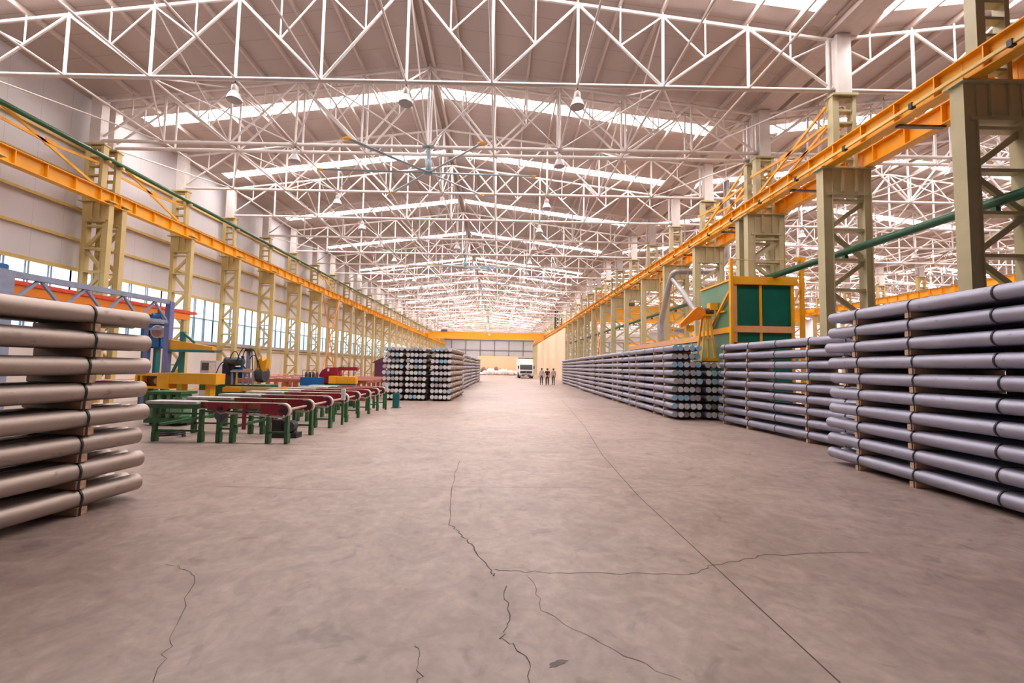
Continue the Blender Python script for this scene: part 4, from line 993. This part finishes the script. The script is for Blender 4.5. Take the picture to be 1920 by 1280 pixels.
gr = MB().box((-.98, -.04, .82), (.98, .02, 1.20)).build('grille', M['glass_dark'], t)
for z in (.90, .98, 1.06, 1.14): MB().box((-.9, -.05, z), (.9, -.035, z + .02)).build('slat', M['gunmetal'], gr)
MB().lathe([(.08, -.06), (.08, -.045)], 16, (0, 0, 1.01), 'y').build('badge', M['steel'], t)
MB().box((-1.2, -.1, .28), (1.2, .15, .66)).build('bumper', M['gunmetal'], t, bevel=.03); MB().box((-.26, -.115, .38), (.26, -.1, .49)).build('number_plate', M['plate'], t)
for x in (-.92, .92):
    MB().box((x - .2, -.12, .48), (x + .2, -.09, .62)).build('headlight', M['plate'], t, bevel=.01)
    mr = MB().box((x * 1.40 - .1, .05, 1.55), (x * 1.40 + .1, .12, 2.05)).build('mirror', M['dark'], t, bevel=.02); MB().bar((x * 1.27, .1, 2.0), (x * 1.42, .09, 2.0), .03, .03).build('arm', M['dark'], mr)
for y in (.75, 4.9, 6.0):
    for x in (-1.02, 1.02):
        w = MB().lathe([(.3, -.14), (.46, -.13), (.48, -.06), (.48, .06), (.46, .13), (.3, .14)], 24, (x, y, .48), 'x').build('wheel', M['dark'], t, True); MB().lathe([(.26, -.145), (.26, .145)], 16, (x, y, .48), 'x').build('rim', M['steel'], w, True)
MB().box((-.45, .3, .55), (.45, 7.9, .95)).build('chassis', M['gunmetal'], t)

# ------------------------------------------------------------------ sacks at the end of the aisle
def lump(rx, ry, rz, seed):
    rnd_ = random.Random(seed); n, k = 14, 8; vs = []; fs = []
    ph = [rnd_.uniform(0, 6.28) for _ in range(4)]
    for i in range(k + 1):
        v = PI * i / k - PI / 2
        for j in range(n):
            u = 2 * PI * j / n; w = 1 + .13 * math.sin(2 * u + ph[0]) + .10 * math.sin(3 * u + ph[1] + 2 * v) + .06 * math.sin(5 * u + ph[2] + 3 * v)
            vs.append((rx * w * math.cos(v) * math.cos(u), ry * w * math.cos(v) * math.sin(u), max(0, rz * (.95 + 1.0 * math.sin(v) * (1 + .12 * math.sin(3 * u + ph[3]))))))
    for i in range(k):
        for j in range(n): fs.append((i * n + j, i * n + (j + 1) % n, (i + 1) * n + (j + 1) % n, (i + 1) * n + j))
    return MB().add(vs, fs)
pos = [(-3.0, 91.0, .5), (-2.1, 92.2, .75), (-1.3, 92.0, .72), (-.5, 93.0, .5), (.2, 92.6, .62), (.9, 93.0, .70), (1.6, 93.2, .66), (2.3, 93.4, .55), (2.9, 93.2, .58), (3.5, 94.0, .5), (4.2, 93.4, .36), (6.6, 92, .55), (-3.7, 90.6, .3)]
for i, (x, y, s_) in enumerate(pos):
    o = lump(.52, .5, s_, i).build('white_sack', M['film'], None, True); o.location = (x, y, 0)
    tag(o, 'lumpy white plastic sack on the floor near the lorry, %s from the log stacks' % nth(i), 'sack', 'white sacks heaped near the lorry')
for i, (x, y, s_) in enumerate([(-3.4, 95.5, .85), (-2.2, 96.6, .80), (-.6, 97.0, .9), (.4, 97.2, .7)]):
    o = lump(.62, .6, s_, 40 + i).build('scrap_heap', M['brown'], None, True); o.location = (x, y, 0)
    tag(o, 'brown scrap heap behind the white sacks, %s from the log stacks' % nth(i), 'heap', 'brown heaps behind the sacks')

# ------------------------------------------------------------------ people (seen from behind)
def skin_obj(name, V, E, Rr, m, parent, sub=1):
    me = bpy.data.meshes.new(name); me.from_pydata(V, E, []); me.materials.append(m)
    o = put(name, me, parent); md = o.modifiers.new('skin', 'SKIN'); md.use_smooth_shade = True
    sv = me.skin_vertices[0].data
    for i, r in enumerate(Rr): sv[i].radius = (r if isinstance(r, tuple) else (r, r)); sv[i].use_root = (i == 0)
    sb = o.modifiers.new('sub', 'SUBSURF'); sb.levels = sub; sb.render_levels = sub
    return o
def person(loc, label, shirt, trousers, step, armsw, turn=0.0, bare=True):
    r = thing('person', label, 'person', loc, None, turn)
    V, E, Rr = [], [], []
    def add(p, rad, par=None):
        V.append(p); Rr.append(rad)
        if par is not None: E.append((par, len(V) - 1))
        return len(V) - 1
    pel = add((0, 0, .95), (.15, .11)); wai = add((0, 0, 1.10), (.135, .10), pel); che = add((0, .01, 1.30), (.165, .11), wai); sho = add((0, 0, 1.43), (.12, .08), che)
    nk = add((0, .01, 1.50), .055, sho); hb = add((0, .02, 1.57), .075, nk); hm = add((0, .03, 1.65), .095, hb); ht = add((0, .02, 1.72), .07, hm)
    add((0, .125, 1.635), .014, hm)
    for s in (-1, 1): add((s * .095, .02, 1.64), .018, hm)
    for s in (-1, 1):
        f = step * s; a = armsw * -s
        hp = add((s * .095, 0, .90), .088, pel); kn = add((s * .10, .06 * max(f, 0) * 4 + f * .10, .50), .060, hp); an = add((s * .10, f * .28, .10 + max(-f, 0) * .05), .040, kn); add((s * .11, f * .28 + .14, .04), .036, an)
        sh = add((s * .19, 0, 1.42), .058, sho); el = add((s * .245, a * .15 - .02, 1.13), .043, sh); wr = add((s * .25, a * .30 + .04, .90), .028, el); pm = add((s * .25, a * .32 + .05, .83), .034, wr)
        for q, ln in ((-.024, .075), (-.008, .088), (.008, .083), (.024, .066)): k1 = add((s * .252, a * .32 + .05 + q, .795), .011, pm); add((s * .245, a * .32 + .06 + q, .795 - ln * .6), .009, k1)
        k1 = add((s * .235, a * .32 + .09, .83), .011, pm); add((s * .23, a * .32 + .105, .79), .009, k1)
    skin_obj('body', V, E, Rr, M['skin'], r)
    sv = [(0, 0, .93), (0, 0, 1.10), (0, .01, 1.30), (0, 0, 1.43), (0, .01, 1.48)]; se = [(0, 1), (1, 2), (2, 3), (3, 4)]; sr = [(.17, .13), (.155, .12), (.185, .13), (.13, .095), (.068, .068)]
    for s in (-1, 1):
        a = armsw * -s; b0 = len(sv); sv += [(s * .19, 0, 1.42), (s * .23, a * .09 - .012, 1.24)]; se += [(3, b0), (b0, b0 + 1)]; sr += [.074, .066]
    skin_obj('shirt', sv, se, sr, M[shirt], r)
    sv = [(0, 0, .98), (0, 0, .90)]; se = [(0, 1)]; sr = [(.158, .122), (.15, .12)]
    for s in (-1, 1):
        f = step * s; b0 = len(sv); sv += [(s * .095, 0, .86), (s * .10, .06 * max(f, 0) * 4 + f * .10, .50), (s * .10, f * .28, .10 + max(-f, 0) * .05)]; se += [(1, b0), (b0, b0 + 1), (b0 + 1, b0 + 2)]; sr += [.10, .075, .062]
    skin_obj('trousers', sv, se, sr, M[trousers], r)
    MB().lathe([(.04, 1.60), (.085, 1.62), (.104, 1.66), (.10, 1.71), (.075, 1.75), (.02, 1.765)], 16, (0, .0, 0)).build('hair', M['hair'], r, True)
    for s in (-1, 1):
        f = step * s; zf = max(-f, 0) * .05; MB().box((s * .105 - .048, f * .28 - .08, zf), (s * .105 + .048, f * .28 + .19, zf + .085)).build('shoe', M['dark'], r, bevel=.025)
    return r
person((4.56, 45.3, 0), 'person in a pale shirt and blue jeans walking away beside the man in black', 'pale_shirt', 'jeans', .35, .3)
person((5.12, 44.9, 0), 'person dressed all in black walking away between two companions', 'black_cloth', 'black_cloth', -.35, .3)
person((5.92, 46.2, 0), 'person in a light grey shirt and dark jeans walking away beside the log stacks', 'grey_shirt', 'jeans', .3, -.3, .05)
